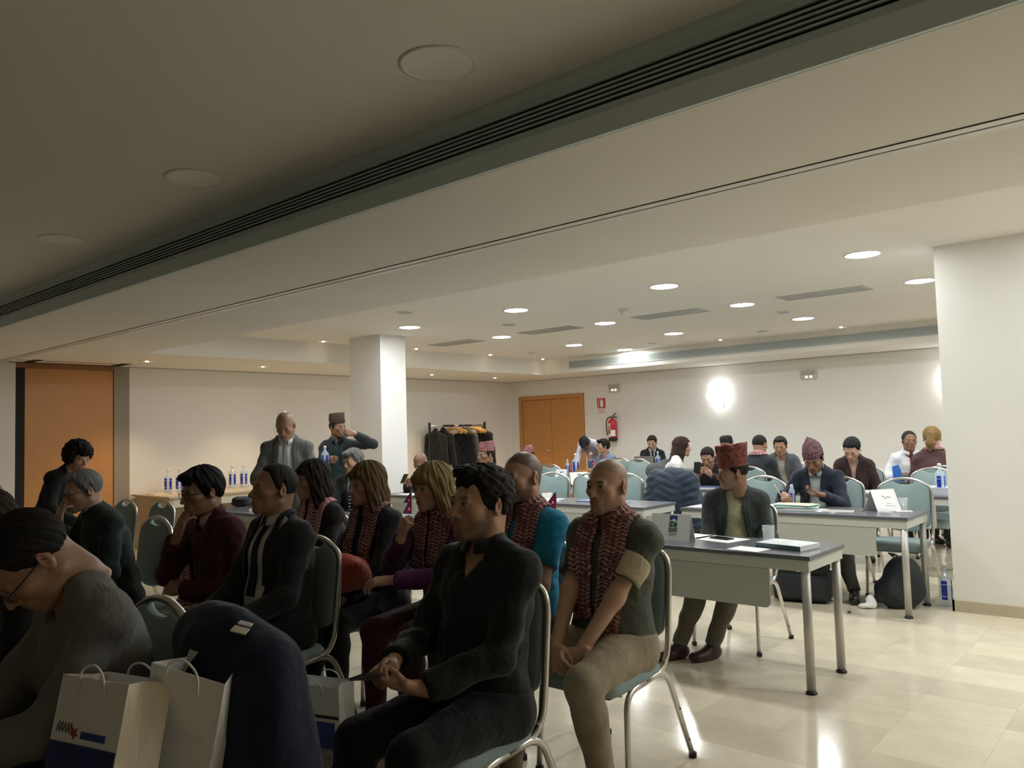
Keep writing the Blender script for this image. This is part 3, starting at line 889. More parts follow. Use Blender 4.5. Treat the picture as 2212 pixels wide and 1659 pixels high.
def strand(F, amp, f=70.0, flow=0.0):
    X, Y, Z = F.grid()
    a = np.arctan2(X, -(Y - .02)) + flow * Z
    F.F = F.F + (amp * (np.sin(a * f * .35) * .5 + np.sin(a * f * .61 + 9 * Z) * .35 + np.sin(a * f * .17 + 40 * Z + 20 * X) * .4)).astype(np.float32)
def bumpy(F, amp, f=120.0):
    X, Y, Z = F.grid()
    F.F = F.F + (amp * (np.sin(f * X + 3 * np.sin(.5 * f * Z)) * np.sin(f * Y + 2 * np.sin(.4 * f * X)) + .7 * np.sin(1.7 * f * Z + 3 * np.sin(.6 * f * Y)))).astype(np.float32)
def hair_mesh(style, h):
    """hair in head coordinates"""
    C, R = CRAN_C, CRAN_R
    def shell(th, knots, extra=(), top=0.0, hh=None):
        P = [ell(C + V3(0, .002, top * .5), R + th + V3(0, 0, top), k=.01)]
        F = Field(P + list(extra), hh or h, margin=.035)
        return F
    def hairline(F, kn):
        X, Y, Z = F.grid()
        zc = np.interp(Y[0, :, 0], [k[0] for k in kn], [k[1] for k in kn])[None, :, None]
        # temples recede, and the hair thins out towards its line
        zc = zc + .045 * np.clip((np.abs(X) - .030) / .035, 0, 1) * np.clip((-.040 - Y) / .02, 0, 1) + .0035 * np.sin(110 * X + 60 * Y) + .003 * np.sin(61 * X - 90 * Y)
        th_ = .011
        F.F = F.F + th_ * (1 - np.clip((Z - zc) / .030, 0, 1))
        F.F = np.maximum(F.F, (zc - .012 - Z) * .8)
    K_M = [(-.13, .086), (-.085, .084), (-.055, .072), (-.036, .030), (-.020, .0), (.004, -.012), (.012, .030), (.028, .022), (.036, -.025), (.07, -.052), (.13, -.056)]
    if style == 'short':
        F = shell(.013, K_M, [ell((0, -.055, .098), (.055, .045, .024), k=.02)]); strand(F, .0022); hairline(F, K_M)
    elif style == 'crop':
        F = shell(.007, K_M); strand(F, .0012, 90); hairline(F, K_M)
    elif style == 'receding':
        K = [(-.13, .15), (-.075, .112), (-.045, .075), (-.028, .030), (-.015, .0), (.004, -.012), (.012, .030), (.028, .022), (.036, -.03), (.07, -.060), (.13, -.066)]
        F = shell(.009, K); strand(F, .0016); hairline(F, K)
    elif style == 'full':
        K = [(-.14, .066), (-.085, .064), (-.055, .055), (-.034, .022), (-.018, -.004), (.004, -.016), (.012, .02), (.030, .012), (.038, -.04), (.07, -.07), (.13, -.075)]
        F = shell(.020, K, [ell((.01, -.065, .092), (.058, .05, .030), k=.02), ell((0, .07, .01), (.07, .045, .07), k=.03)]); strand(F, .004, 60, 3); hairline(F, K)
    elif style == 'spiky':
        K = [(-.14, .070), (-.085, .070), (-.055, .060), (-.034, .022), (-.018, -.004), (.004, -.012), (.012, .025), (.030, .018), (.038, -.035), (.07, -.065), (.13, -.07)]
        F = shell(.019, K, [ell((0, -.05, .105), (.055, .05, .026), k=.02)]); bumpy(F, .0032, 130); hairline(F, K)
    elif style == 'curly':
        K = [(-.17, .055), (-.09, .052), (-.06, .04), (-.03, -.02), (.0, -.06), (.06, -.09), (.16, -.10)]
        F = shell(.042, K, [ell((0, .03, .02), (.115, .115, .115), k=.02), ell((0, -.08, .085), (.06, .035, .03), k=.02)]); bumpy(F, .007, 105); hairline(F, K)
    elif style in ('long', 'longwavy', 'bob', 'blond'):
        YB_, RB_ = (.125, .052) if style == 'longwavy' else (.082, .036)
        L = {'long': -.30, 'longwavy': -.33, 'bob': -.23, 'blond': -.20}[style]
        ex = [ell((0, .035, -.06), (.088, .075, .12), k=.03)]
        for s in (-1, 1):
            ex += [cone((s * .072, .000, .03), (s * .080, .005, -.09), .024, .026, .03), cone((s * .080, .005, -.09), (s * .088, .020, L), .028, .022, .03)]
        ex += [cone((-.045, .075, -.06), (-.05, YB_, L), .045, RB_, .04), cone((.045, .075, -.06), (.05, YB_, L), .045, RB_, .04), cone((0, .085, -.06), (0, YB_ + .007, L), .045, RB_, .04)]
        if style == 'blond':
            ex += [ell((0, -.082, .052), (.062, .022, .034), k=.02), cone((.060, -.055, .03), (.078, -.02, -.07), .020, .020, .02), cone((-.060, -.055, .03), (-.078, -.02, -.07), .020, .020, .02)]
        if style == 'long':
            ex += [ell((0, -.080, .060), (.060, .020, .026), k=.02), cone((.066, -.040, .03), (.086, -.02, -.16), .020, .020, .02), cone((-.066, -.040, .03), (-.086, -.02, -.16), .020, .020, .02)]
        F = Field([ell(C + V3(0, .004, .002), R + .019, k=.01)] + ex, h, margin=.03)
        strand(F, .0045 if style != 'longwavy' else .008, 62, 10 if style == 'longwavy' else 2)
        # open the face
        X, Y, Z = F.grid()
        zf = {'long': .050, 'longwavy': .072, 'bob': .070, 'blond': .030}[style]
        wedge = np.maximum(np.maximum(np.abs(X) - (.060 + .0 * Z), Y + .030), Z - zf)
        F.F = np.maximum(F.F, -wedge)
        neck = np.sqrt(X ** 2 + (Y - .01) ** 2) - .058 + 0 * Z
        F.F = np.maximum(F.F, -np.maximum(neck, Z + .085))
    elif style in ('tied', 'bun', 'pony'):
        K = [(-.13, .082), (-.085, .078), (-.055, .055), (-.030, .020), (-.005, .0), (.02, .008), (.035, -.02), (.07, -.050), (.13, -.055)]
        ex = []
        if style == 'bun': ex = [ell((0, .125, .02), (.042, .035, .042), k=.02)]
        if style == 'pony': ex = [ell((.0, .118, .045), (.030, .03, .03), k=.02), cone((0, .130, .04), (.01, .145, -.05), .036, .045, .02), cone((.01, .145, -.05), (.015, .135, -.12), .045, .018, .02)]
        F = Field([ell(C + V3(0, .002, 0), R + .012, k=.01)], h, lo=(-.12, -.12, -.15), hi=(.12, .21, .15)); hairline(F, K)
        for e in ex: F.add(e)
        strand(F, .0024, 70, 4)
    V, Q = F.mesh()
    return relax(V, Q, 1, .3), Q
HAIRS = {}

def hat_mesh(kind):
    """woven cap in head coordinates, with UV"""
    seg = 40
    if kind == 'tall': rings = [(.055, .086, .104, 0, 0), (.080, .088, .106, 0, 0), (.120, .088, .100, .0, .004), (.160, .089, .094, .0, .008), (.172, .088, .090, 0, .008)]
    elif kind == 'point': rings = [(.045, .086, .106, 0, 0), (.075, .088, .108, 0, 0), (.11, .080, .098, 0, .004), (.145, .055, .078, -.012, .006), (.175, .026, .05, -.024, .008), (.195, .006, .02, -.032, .01)]
    elif kind == 'flare': rings = [(.040, .085, .105, 0, 0), (.075, .089, .108, 0, 0), (.115, .093, .110, 0, .003), (.160, .099, .113, 0, .005), (.195, .104, .116, 0, .006), (.203, .103, .114, 0, .006)]
    elif kind == 'dark': rings = [(.035, .084, .104, 0, 0), (.08, .086, .105, 0, 0), (.112, .078, .095, 0, 0), (.125, .05, .06, 0, 0)]
    else: rings = [(.045, .085, .105, 0, 0), (.075, .087, .106, 0, 0), (.11, .080, .098, .0, .004), (.145, .060, .088, .006, .006), (.162, .035, .07, .010, .008)]
    V, UV, Q = [], [], []
    L = 0
    for j, (z, rx, ry, ox, oy) in enumerate(rings):
        for i in range(seg + 1):
            a = 2 * PI * i / seg
            wob = .0025 * math.sin(5 * a + j * 1.3) + .0018 * math.sin(9 * a - j)
            if kind == 'flare' and j >= 3: wob += .004 * math.sin(11 * a)
            zz = z + (.012 * math.sin(a + 1.0) * j / (len(rings) - 1) if kind in ('tall', 'point', 'cap') else 0)
            if kind == 'flare' and j >= 3: zz += .005 * math.sin(7 * a) + .006 * math.cos(a)
            V.append((ox + (rx + wob) * math.cos(a), .014 + oy + (ry + wob) * math.sin(a), zz)); UV.append((i / seg * 1.0, j / (len(rings) - 1) * .55))
    for j in range(len(rings) - 1):
        for i in range(seg):
            a = j * (seg + 1) + i; Q.append((a, a + 1, a + seg + 2, a + seg + 1))
    # inward folded top
    n0 = len(V); z, rx, ry, ox, oy = rings[-1]
    dz = -.012 if kind == 'flare' else -.004
    for f_, d_ in ((.85, dz * .5), (.4, dz), (.02, dz)):
        for i in range(seg + 1):
            a = 2 * PI * i / seg
            V.append((ox + rx * f_ * math.cos(a), .014 + oy + ry * f_ * math.sin(a), z + d_)); UV.append((i / seg, .55 + (1 - f_) * .3))
    base = [(len(rings) - 1) * (seg + 1)] + [n0 + k * (seg + 1) for k in range(3)]
    for j in range(3):
        for i in range(seg):
            Q.append((base[j] + i, base[j] + i + 1, base[j + 1] + i + 1, base[j + 1] + i))
    return np.array(V), np.array(Q), np.array(UV)
HATS = {}

# ------------------------------------------------------------------ people
def Rm(yaw, pitch, roll=0):
    """person looks along -Y; yaw turns left (+), pitch nods down (+), roll tips to the person's left (+)"""
    return np.array(Matrix.Rotation(math.radians(yaw), 3, 'Z') @ Matrix.Rotation(math.radians(pitch), 3, 'X') @ Matrix.Rotation(math.radians(roll), 3, 'Y'))
def ik(a, t, l1, l2, pole):
    a, t, pole = map(lambda q: np.asarray(q, float), (a, t, pole))
    d = t - a; L = np.linalg.norm(d); dn = d / max(L, 1e-6)
    L2 = min(L, (l1 + l2) * .999)
    t = a + dn * L2
    x = (l1 * l1 - l2 * l2 + L2 * L2) / (2 * L2)
    y = math.sqrt(max(l1 * l1 - x * x, 0))
    p = pole - dn * (pole @ dn); p = unit(p)
    return a + dn * x + p * y, t
PEOPLE = []
SKINS = {'fair': (.50, .30, .21), 'light': (.46, .27, .18), 'tan': (.36, .20, .125), 'brown': (.25, .13, .078), 'asian': (.42, .25, .15)}

def person(label, x, y, rz=0, s=1.0, sit=True, lean=-6, bend=6, twist=0, head=(0, 0, 0), kind='m', skin='fair', hair='short', hairc=(.02, .015, .012),
           hat=None, beard=None, buzz=None, glasses=None, top=None, legs=None, hands=None, feet=None, shoe=(.02, .018, .016), scarf=None, tie=None, res=1, hz=None, hs=1.0, fat=1.0, knees=None, neck=0.0, elbows=None):
    """res 0 near, 1 middle, 2 far"""
    T = thing('person', label, 'person', (x, y, 0), math.radians(rz))
    top = dict(dict(kind='shirt', col=(.3, .3, .3), sleeve='long', ease=.013, open=None, inner=None, collar=None, wr=.0048), **(top or {}))
    legs = dict(dict(col=(.03, .03, .035), ease=.012), **(legs or {}))
    hb = (.010, .013, .016)[res]; hh = (.0038, .005, .0065)[res]; hn = (.004, .0048, .006)[res]
    seed = int(abs(x * 100 + y * 1000)) % 9999
    z0 = (hz if hz is not None else (.545 if sit else .925 * s))
    H = V3(0, 0, z0)
    def up(a): a = math.radians(a); return V3(0, -math.sin(a), math.cos(a))
    u1, u2 = up(lean), up(lean + bend)
    Mid = H + u1 * .25 * s; N = Mid + u2 * .27 * s
    tw = np.array(Matrix.Rotation(math.radians(twist), 3, Vector(u2)))
    right0 = V3(1, 0, 0); fw1 = np.cross(u1, right0); fw1 = -fw1 if fw1[1] > 0 else fw1
    rt = tw @ right0; fw2 = np.cross(u2, rt); fw2 = -fw2 if fw2 @ V3(0, -1, 0) < 0 else fw2   # +X is the person's left
    Rt = np.stack([rt, fw2, u2], 1)
    S0 = N - u2 * .068 * s
    sw = (.152 if kind != 'f' else .136) * s * (fat ** .5)
    SH = {'L': S0 + rt * sw, 'R': S0 - rt * sw}
    hy, hp, hr = head
    Rh = Rm(hy + twist * .5, hp, hr)
    un = unit(u2 * .55 + V3(0, 0, .55) + fw2 * (.10 + .010 * max(hp, 0)) )
    HC = N + un * (.156 + neck) * s + fw2 * .012 + Rh @ V3(0, -.012, .0)
    # limbs
    hands = hands or {}
    A = {}
    for sd_, sg in (('L', 1), ('R', -1)):
        hd = hands.get(sd_, {})
        if sit: dflt = (sg * .14, -.36, z0 + .07)
        else: dflt = (sg * .25, -.06, z0 - .10)
        t = V3(*hd.get('at', dflt))
        pole = V3(*(hd.get('pole', (sg * .55, .35, -.8))))
        E, Wp = ik(SH[sd_], t, .285 * s, .262 * s, pole)
        fd = unit(Wp - E)
        d = unit(hd.get('dir', fd)); pn = V3(*hd.get('palm', (-sg * .4, 0, -1)))
        pn = unit(pn - d * (pn @ d))
        A[sd_] = (SH[sd_], E, Wp, d, pn, hd.get('pose', 'relaxed'))
    feet = feet or {}; Lg = {}
    for sd_, sg in (('L', 1), ('R', -1)):
        hj = H + V3(sg * .085 * s, 0, -.015)
        if sit: dft = (sg * .13, -.42, .085)
        else: dft = (sg * .10, .0, .085)
        ft = V3(*feet.get(sd_, dft)); 
        pole = V3(*((knees or {}).get(sd_, (sg * .10, -1, .75) if sit else (sg * .05, -1, 0))))
        K, Ak = ik(hj, ft, .43 * s, .43 * s, pole)
        Lg[sd_] = (hj, K, Ak)
    w = s * fat
    torso = [ell(H + u1 * .03, (.162 * w, .122 * w, .125 * s), np.stack([right0, fw1, u1], 1), .05),
             ell(H + u1 * .16 * s + fw1 * .012 * fat, (.148 * w, .115 * w * (1 + .25 * (fat - 1)), .15 * s), np.stack([right0, fw1, u1], 1), .06),
             ell(Mid + u2 * .09 * s + fw2 * .004, (.158 * w, .115 * w, .17 * s), Rt, .06),
             cone(SH['L'] - rt * .03 - u2 * .01, SH['R'] + rt * .03 - u2 * .01, .055 * s, .055 * s, .04),
             cone(N + u2 * .012, SH['L'] + u2 * .006, .046 * s, .042 * s, .05), cone(N + u2 * .012, SH['R'] + u2 * .006, .046 * s, .042 * s, .05)]
    if kind == 'f':
        for sg in (1, -1): torso.append(ell(Mid + u2 * .05 * s + rt * sg * .068 + fw2 * .085, (.060, .058, .062), Rt, .05))
    def arm(sd_, e0, e1, stop=None):
        S, E, Wp, d, pn, po = A[sd_]
        out = [ell(S, (.047 * s, .050 * s, .050 * s), None, .03), cone(S, E, .047 * s * (.88 if kind == 'f' else 1), .038 * s, .025)]
        if stop != 'short':
            cut = None
            if stop == 'cuff':
                dd = unit(Wp - E); cut = [(Wp - dd * .004, dd)]
            out.append(cone(E, Wp, .0405 * s, .028 * s + (.006 if stop == 'cuff' else 0), .03, cut))
        else:
            dd = unit(E - S); q = S + (E - S) * .72
            out = [out[0], cone(S, E, .054 * s, .052 * s, .04, [(q, dd)])]
        return out
    def leg(sd_, stop=True):
        hj, K, Ak = Lg[sd_]
        back = unit(np.cross(np.cross(K - hj, Ak - K), Ak - K) + 1e-6) if sit else V3(0, 1, 0)
        cut = [(Ak - V3(0, 0, .015) * 0 + unit(Ak - K) * (-.0), unit(Ak - K))] if stop else None
        return [cone(hj, K, .088 * w, .058 * s, .05), cone(K, Ak, .056 * s, .040 * s, .03, cut), cone(K * .72 + Ak * .28 + V3(0, .012, 0), K * .5 + Ak * .5 + V3(0, .008, 0), .052 * s, .046 * s, .03)]
    if sit: seatp = [ell(H + V3(sg * .075, .03, -.035) , (.088 * w, .10 * w, .065), None, .04) for sg in (1, -1)]
    else: seatp = [ell(H + V3(sg * .07, .045, -.03), (.085 * w, .085 * w, .09), None, .04) for sg in (1, -1)]
    # ---- the body: one skin surface
    sk = np.asarray(SKINS[skin])
    neckp = [cone(N - u2 * .03, HC + Rh @ V3(0, .02, -.06), .058 * s if kind != 'f' else .050, .054 * s if kind != 'f' else .046, .03)]
    body = [p for p in torso] + seatp
    bodyF = Field(body + leg('L') + leg('R'), hb * 1.4, ease=-.004)
    for p in neckp + arm('L', 0, 0) + arm('R', 0, 0): bodyF.add(p)
    V, Q = bodyF.mesh(); V = relax(V, Q, 1, .4)
    VS, QS, CS = [V], [Q], [np.tile(sk, (len(V), 1))]
    off = len(V)
    ksc = 1.0 * s * hs
    hk = 'f' if kind == 'f' else ('r' if skin in ('asian',) else 'm')
    hv, hq = head_template(hk, hh)
    ct = head_tint(hv, sk, hairc, beard=beard, buzz=buzz)
    VS.append(hv @ Rh.T * ksc + HC); QS.append(hq + off); CS.append(ct); off += len(hv)
    if True:
        for sd_, sg in (('L', 1), ('R', -1)):
            S, E, Wp, d, pn, po = A[sd_]
            v, q = hand_template(po, hn)
            v = v.copy() * (.93 if kind == 'f' else 1.0) * s
            if sg > 0: v[:, 0] *= -1; q = q[:, ::-1]
            B = np.stack([np.cross(d, -pn), d, -pn], 1)
            VS.append(v @ B.T + Wp + d * .012); QS.append(q + off); CS.append(np.tile(sk * (1.0, .95, .93), (len(v), 1))); off += len(v)
    link('body', np_mesh('body', np.concatenate(VS), np.concatenate(QS), SKIN, True, tint=np.concatenate(CS)), T)
    # ---- clothes
    ez = top['ease']
    stop = 'short' if top['sleeve'] == 'short' else 'cuff'
    gar = torso + arm('L', 0, 0, stop) + arm('R', 0, 0, stop)
    if top.get('long'): gar = gar + [cone(H + V3(sg * .07, 0, -.0), H + V3(sg * .09, -.12 if sit else 0, -.05 if sit else -.16), .10 * w, .095 * w, .04) for sg in (1, -1)]
    F = Field(gar, hb, ease=ez)
    F.wrinkle(top['wr'], 34, seed); F.wrinkle(top['wr'] * .45, 75, seed + 3)
    hem = H - u1 * (.05 if sit else .10) if not top.get('long') else H - u1 * (.12 if sit else .24)
    F.cut(hem, -u1)
    X, Y, Z = F.grid()
    px, py, pz = X - N[0], Y - N[1], Z - N[2]
    a_ = px * rt[0] + py * rt[1] + pz * rt[2]; f_ = px * fw2[0] + py * fw2[1] + pz * fw2[2]; b_ = px * u2[0] + py * u2[1] + pz * u2[2]
    # neck opening
    F.F = np.maximum(F.F, -(np.sqrt(a_ ** 2 + (f_ - .015) ** 2) - .060 * s - np.maximum(b_ - .0, 0) * .4) * np.where(b_ > -.02, 1, -5).clip(-5, 1) if False else F.F)
    if not top['open'] and top['kind'] not in ('jacket', 'coat'):
        nk = top.get('neck', [(-.2, .058), (-.02, .056), (.02, .046), (.05, .0)])
        wd = np.interp(-b_, [k[0] for k in nk], [k[1] for k in nk], right=-.05)
        F.F = np.maximum(F.F, -np.maximum(np.abs(a_) - wd, -(f_ + .02)))
    if top['open']:
        # list of (height below neck, half width)
        ks = top['open']
        wd = np.interp(-b_, [k[0] for k in ks], [k[1] for k in ks])
        wedge = np.maximum(np.abs(a_) - wd, -(f_ - .02))
        F.F = np.maximum(F.F, -np.maximum(wedge, 0 * a_ + wedge))
    V, Q = F.mesh(); V = relax(V, Q, 1, .35)
    gname = {'shirt': 'shirt', 'tshirt': 'tshirt', 'jacket': 'jacket', 'sweater': 'sweater', 'coat': 'coat', 'polo': 'shirt'}[top['kind']]
    gm = top.get('mat') or fabric('%s_%s' % (gname, label[:28]), top['col'])
    link(gname, np_mesh(gname, V, Q, gm), T)
    if top['open'] and top['inner'] is not None:
        F = Field(torso, hb, ease=ez - .012); F.wrinkle(.002, 30, seed + 1); F.cut(H - u1 * .03, -u1)
        V, Q = F.mesh(); link('inner_shirt', np_mesh('inner_shirt', V, Q, fabric('inner_%s' % label[:28], top['inner'], var=.04)), T)
    inner_pr = torso
    def strip(name, pts, width, off_, m, prims, ease, thick=.004, n=None, uvs=(1.0, 1.0)):
        """a band of cloth that follows the body; pts in (left, forward, up) coordinates of the chest about the neck"""
        pts = np.array(pts, float)
        seg = np.r_[0, np.cumsum(np.linalg.norm(np.diff(pts, axis=0), axis=1))]
        n = n or max(int(seg[-1] / .025), 4)
        tt = np.linspace(0, seg[-1], n)
        C = np.stack([np.interp(tt, seg, pts[:, i]) for i in range(3)], 1)
        for _ in range(2): C[1:-1] = .25 * C[:-2] + .5 * C[1:-1] + .25 * C[2:]
        C = C @ Rt.T + N
        def push(P, o):
            for _ in range(6):
                d = sdf_at(prims, P, ease)
                g = np.stack([sdf_at(prims, P + e, ease) - sdf_at(prims, P - e, ease) for e in np.eye(3) * .004], 1)
                g /= np.maximum(np.linalg.norm(g, axis=1), 1e-6)[:, None]
                P = P - g * (np.clip(d - o, -.05, .05))[:, None]
            return P, g
        C, G = push(C, off_)
        tg = np.gradient(C, axis=0); tg /= np.maximum(np.linalg.norm(tg, axis=1), 1e-6)[:, None]
        bn = np.cross(tg, G); bn /= np.maximum(np.linalg.norm(bn, axis=1), 1e-6)[:, None]
        wv = np.interp(np.linspace(0, 1, n), np.linspace(0, 1, len(width)), width) if isinstance(width, (list, tuple)) else np.full(n, width)
        m_ = 7
        rows = []
        for j in range(m_):
            q = (j / (m_ - 1) - .5)
            P, g = push(C + bn * (q * wv)[:, None], off_ + .0022 * math.sin(j * 2.1))
            rows.append((P, g))
        Vs, UV, Qs = [], [], []
        for side in (0, 1):
            for j, (P, g) in enumerate(rows):
                for i in range(n):
                    Vs.append(P[i] + g[i] * thick * side); UV.append((tt[i] * uvs[0], (j / (m_ - 1)) * uvs[1]))
        st = n * m_
        for j in range(m_ - 1):
            for i in range(n - 1):
                a = j * n + i; q = (a, a + 1, a + n + 1, a + n)
                Qs.append(q[::-1]); Qs.append(tuple(st + k for k in q))
        for i in range(n - 1):
            Qs.append((i, i + 1, st + i + 1, st + i)); a = (m_ - 1) * n + i; Qs.append((a + 1, a, st + a, st + a + 1))
        for j in range(m_ - 1):
            a = j * n; Qs.append((a + n, a, st + a, st + a + n)); b = a + n - 1; Qs.append((b, b + n, st + b + n, st + b))
        return link(name, np_mesh(name, Vs, Qs, m, True, uv=UV), T)
    if top['kind'] in ('jacket', 'coat') and top['open'] and top.get('lapel', True):
        ks = top['open']; lm = gm
        for sg in (1, -1):
            pts = [(sg * .055, -.045, .045), (sg * .075, .02, .03)] + [(sg * (np.interp(q, [k[0] for k in ks], [k[1] for k in ks]) + .012), .16, -q) for q in (.04, .10, .16, .22, .28)]
            strip('lapel', pts, [.022, .032, .050, .045, .02], .002, lm, gar, ez, .005)
    if top['collar'] is not None:
        cm = fabric('collar_%s' % label[:28], top['collar'], var=.03)
        Vc, Qc = [], []
        axn = unit(un * .6 + u2 * .4); e1 = unit(rt - axn * (rt @ axn)); e2 = np.cross(axn, e1)
        if e2 @ fw2 < 0: e2 = -e2
        cc = N + fw2 * .012 + u2 * .026
        sg_ = 28
        for zz, r_ in ((-.012, .068), (.024, .063), (.029, .067), (-.010, .086), (-.016, .070)):
            for i in range(sg_ + 1):
                a = math.radians(105 + 330 * i / sg_) if True else 0
                fr = math.cos(a - math.radians(90))
                dz = zz - .022 * max(fr, 0) * 1.0
                Vc.append(cc + e1 * (r_ * s * math.cos(a)) + e2 * (r_ * s * 1.05 * math.sin(a)) + axn * dz)
        for j in range(4):
            for i in range(sg_):
                a = j * (sg_ + 1) + i; Qc.append((a, a + 1, a + sg_ + 2, a + sg_ + 1))
        link('collar', np_mesh('collar', Vc, Qc, cm), T)
    if tie is not None:
        tm = tie if not isinstance(tie, tuple) else fabric('tie_%s' % label[:28], tie, var=.02)
        prs, e_ = (torso, ez - .012) if top['open'] else (gar, ez)
        strip('tie', [(0, .075, .005), (0, .12, -.05), (0, .14, -.15), (0, .14, -.25), (0, .14, -.34)], [.030, .036, .048, .062, .075], .004, tm, prs, e_, .006, uvs=(1, .08))
    if scarf is not None:
        strip('scarf', scarf['pts'], scarf.get('w', .11), .006, scarf['mat'], gar, ez, .010, uvs=(1.6, scarf.get('w', .11) if not isinstance(scarf.get('w', .11), list) else .11))
    if top.get('patch'):
        S, E, Wp, d, pn, po = A['L']; dd = unit(E - S); q = S + (E - S) * .72; q2 = S + (E - S) * .34
        Fp = Field([cone(S, E, .0545 * s, .0525 * s, .0, [(q - dd * .001, dd), (q2, -dd)])], hb * .7, ease=ez + .0045)
        Fp.wrinkle(top['wr'], 34, seed); V, Q = Fp.mesh(); link('sleeve_patch', np_mesh('sleeve_patch', V, Q, fabric('sleeve_patch', top['patch'])), T)
    # ---- trousers
    Fl = Field([torso[0]] + seatp + leg('L') + leg('R'), hb, ease=legs['ease'])
    Fl.wrinkle(.0035, 34, seed + 5); Fl.cut(H + u1 * .06, u1)
    V, Q = Fl.mesh(); V = relax(V, Q, 1, .35)
    link('trousers', np_mesh('trousers', V, Q, fabric('trousers_%s' % label[:28], legs['col'])), T)
    # ---- shoes
    sm_ = mat('shoe_%.3f_%.3f_%.3f' % shoe, shoe, .38, bump=.05, bscale=60)
    for sd_, sg in (('L', 1), ('R', -1)):
        hj, K, Ak = Lg[sd_]
        fd = V3(sg * .22, -1, 0) if not (feet and ('dir' + sd_) in feet) else V3(*feet['dir' + sd_], 0)
        fd = unit(fd); sdv = V3(fd[1], -fd[0], 0); Rf = np.stack([sdv, fd, V3(0, 0, 1)], 1)
        g0 = V3(Ak[0], Ak[1], Ak[2] - .085)
        P = [ell(g0 + fd * -.015 + V3(0, 0, .040), (.036, .055, .045), Rf, .02), ell(g0 + fd * .10 + V3(0, 0, .030), (.043, .085, .034), Rf, .03), cone(g0 + V3(0, 0, .075), g0 + V3(0, 0, .04) + fd * .06, .040, .036, .03),
             cone(g0 + fd * .02 + V3(0, 0, .02), g0 + fd * .13 + V3(0, 0, .02), .037, .036, .02)]
        F = Field(P, hb * .7); F.cut(g0 + V3(0, 0, .003), V3(0, 0, -1)); F.cut(g0 + V3(0, 0, .10), V3(0, 0, 1))
        V, Q = F.mesh(); link('shoe', np_mesh('shoe', V, Q, sm_), T)
    # ---- hair, hat, glasses
    def headlink(nm, v, q, m, uv=None):
        return link(nm, np_mesh(nm, v @ Rh.T * ksc + HC, q, m, True, uv=uv), T)
    if hair:
        hk_ = (hair, (.004, .005, .006)[res])
        if hk_ not in HAIRS: HAIRS[hk_] = hair_mesh(*hk_)
        v, q = HAIRS[hk_]
        if hat:
            v = v.copy(); top_ = {'tall': .085, 'flare': .06, 'dark': .09}.get(hat[0], .075)
            k = v[:, 2] > .045
            v[k] = CRAN_C + (v[k] - CRAN_C) * .90
        headlink('hair', v, q, mat('hair_%.3f_%.3f_%.3f' % tuple(hairc), hairc, .62, var=.35, vscale=30, stretch=(3, 3, .5), bump=.6, bscale=110, spec=.22))
    if hat:
        if hat[0] not in HATS: HATS[hat[0]] = hat_mesh(hat[0])
        v, q, uv = HATS[hat[0]]
        headlink('hat', v, q, hat[1], uv)
    if glasses:
        g = MB(); gm_ = mat('frame_%.2f' % glasses[0], glasses, .3)
        for sg in (-1, 1):
            ring = [Vector((sg * .032 + .021 * math.cos(a), -.103 + .006 * abs(math.cos(a)) * (1 if math.cos(a) * sg > 0 else 0), .001 + .016 * math.sin(a))) for a in np.linspace(0, 2 * PI, 18, endpoint=False)]
            g.tube(ring, .0016, gm_, 6, closed=True)
            g.tube([(sg * .053, -.096, .005), (sg * .074, -.06, .006), (sg * .082, .012, .004), (sg * .082, .03, -.012)], .0018, gm_, 6)
        g.tube([(-.011, -.104, .004), (0, -.107, .007), (.011, -.104, .004)], .0016, gm_, 6)
        for i, p in enumerate(g.v):
            g.v[i] = tuple(Rh @ np.array(p) * ksc + HC)
        g.obj('glasses', T)
    PEOPLE.append((label, T.matrix_basis @ Vector(HC + Rh @ V3(0, .01, .12) * ksc)))
    return dict(T=T, A=A, N=N, HC=HC, Rh=Rh, Lg=Lg)

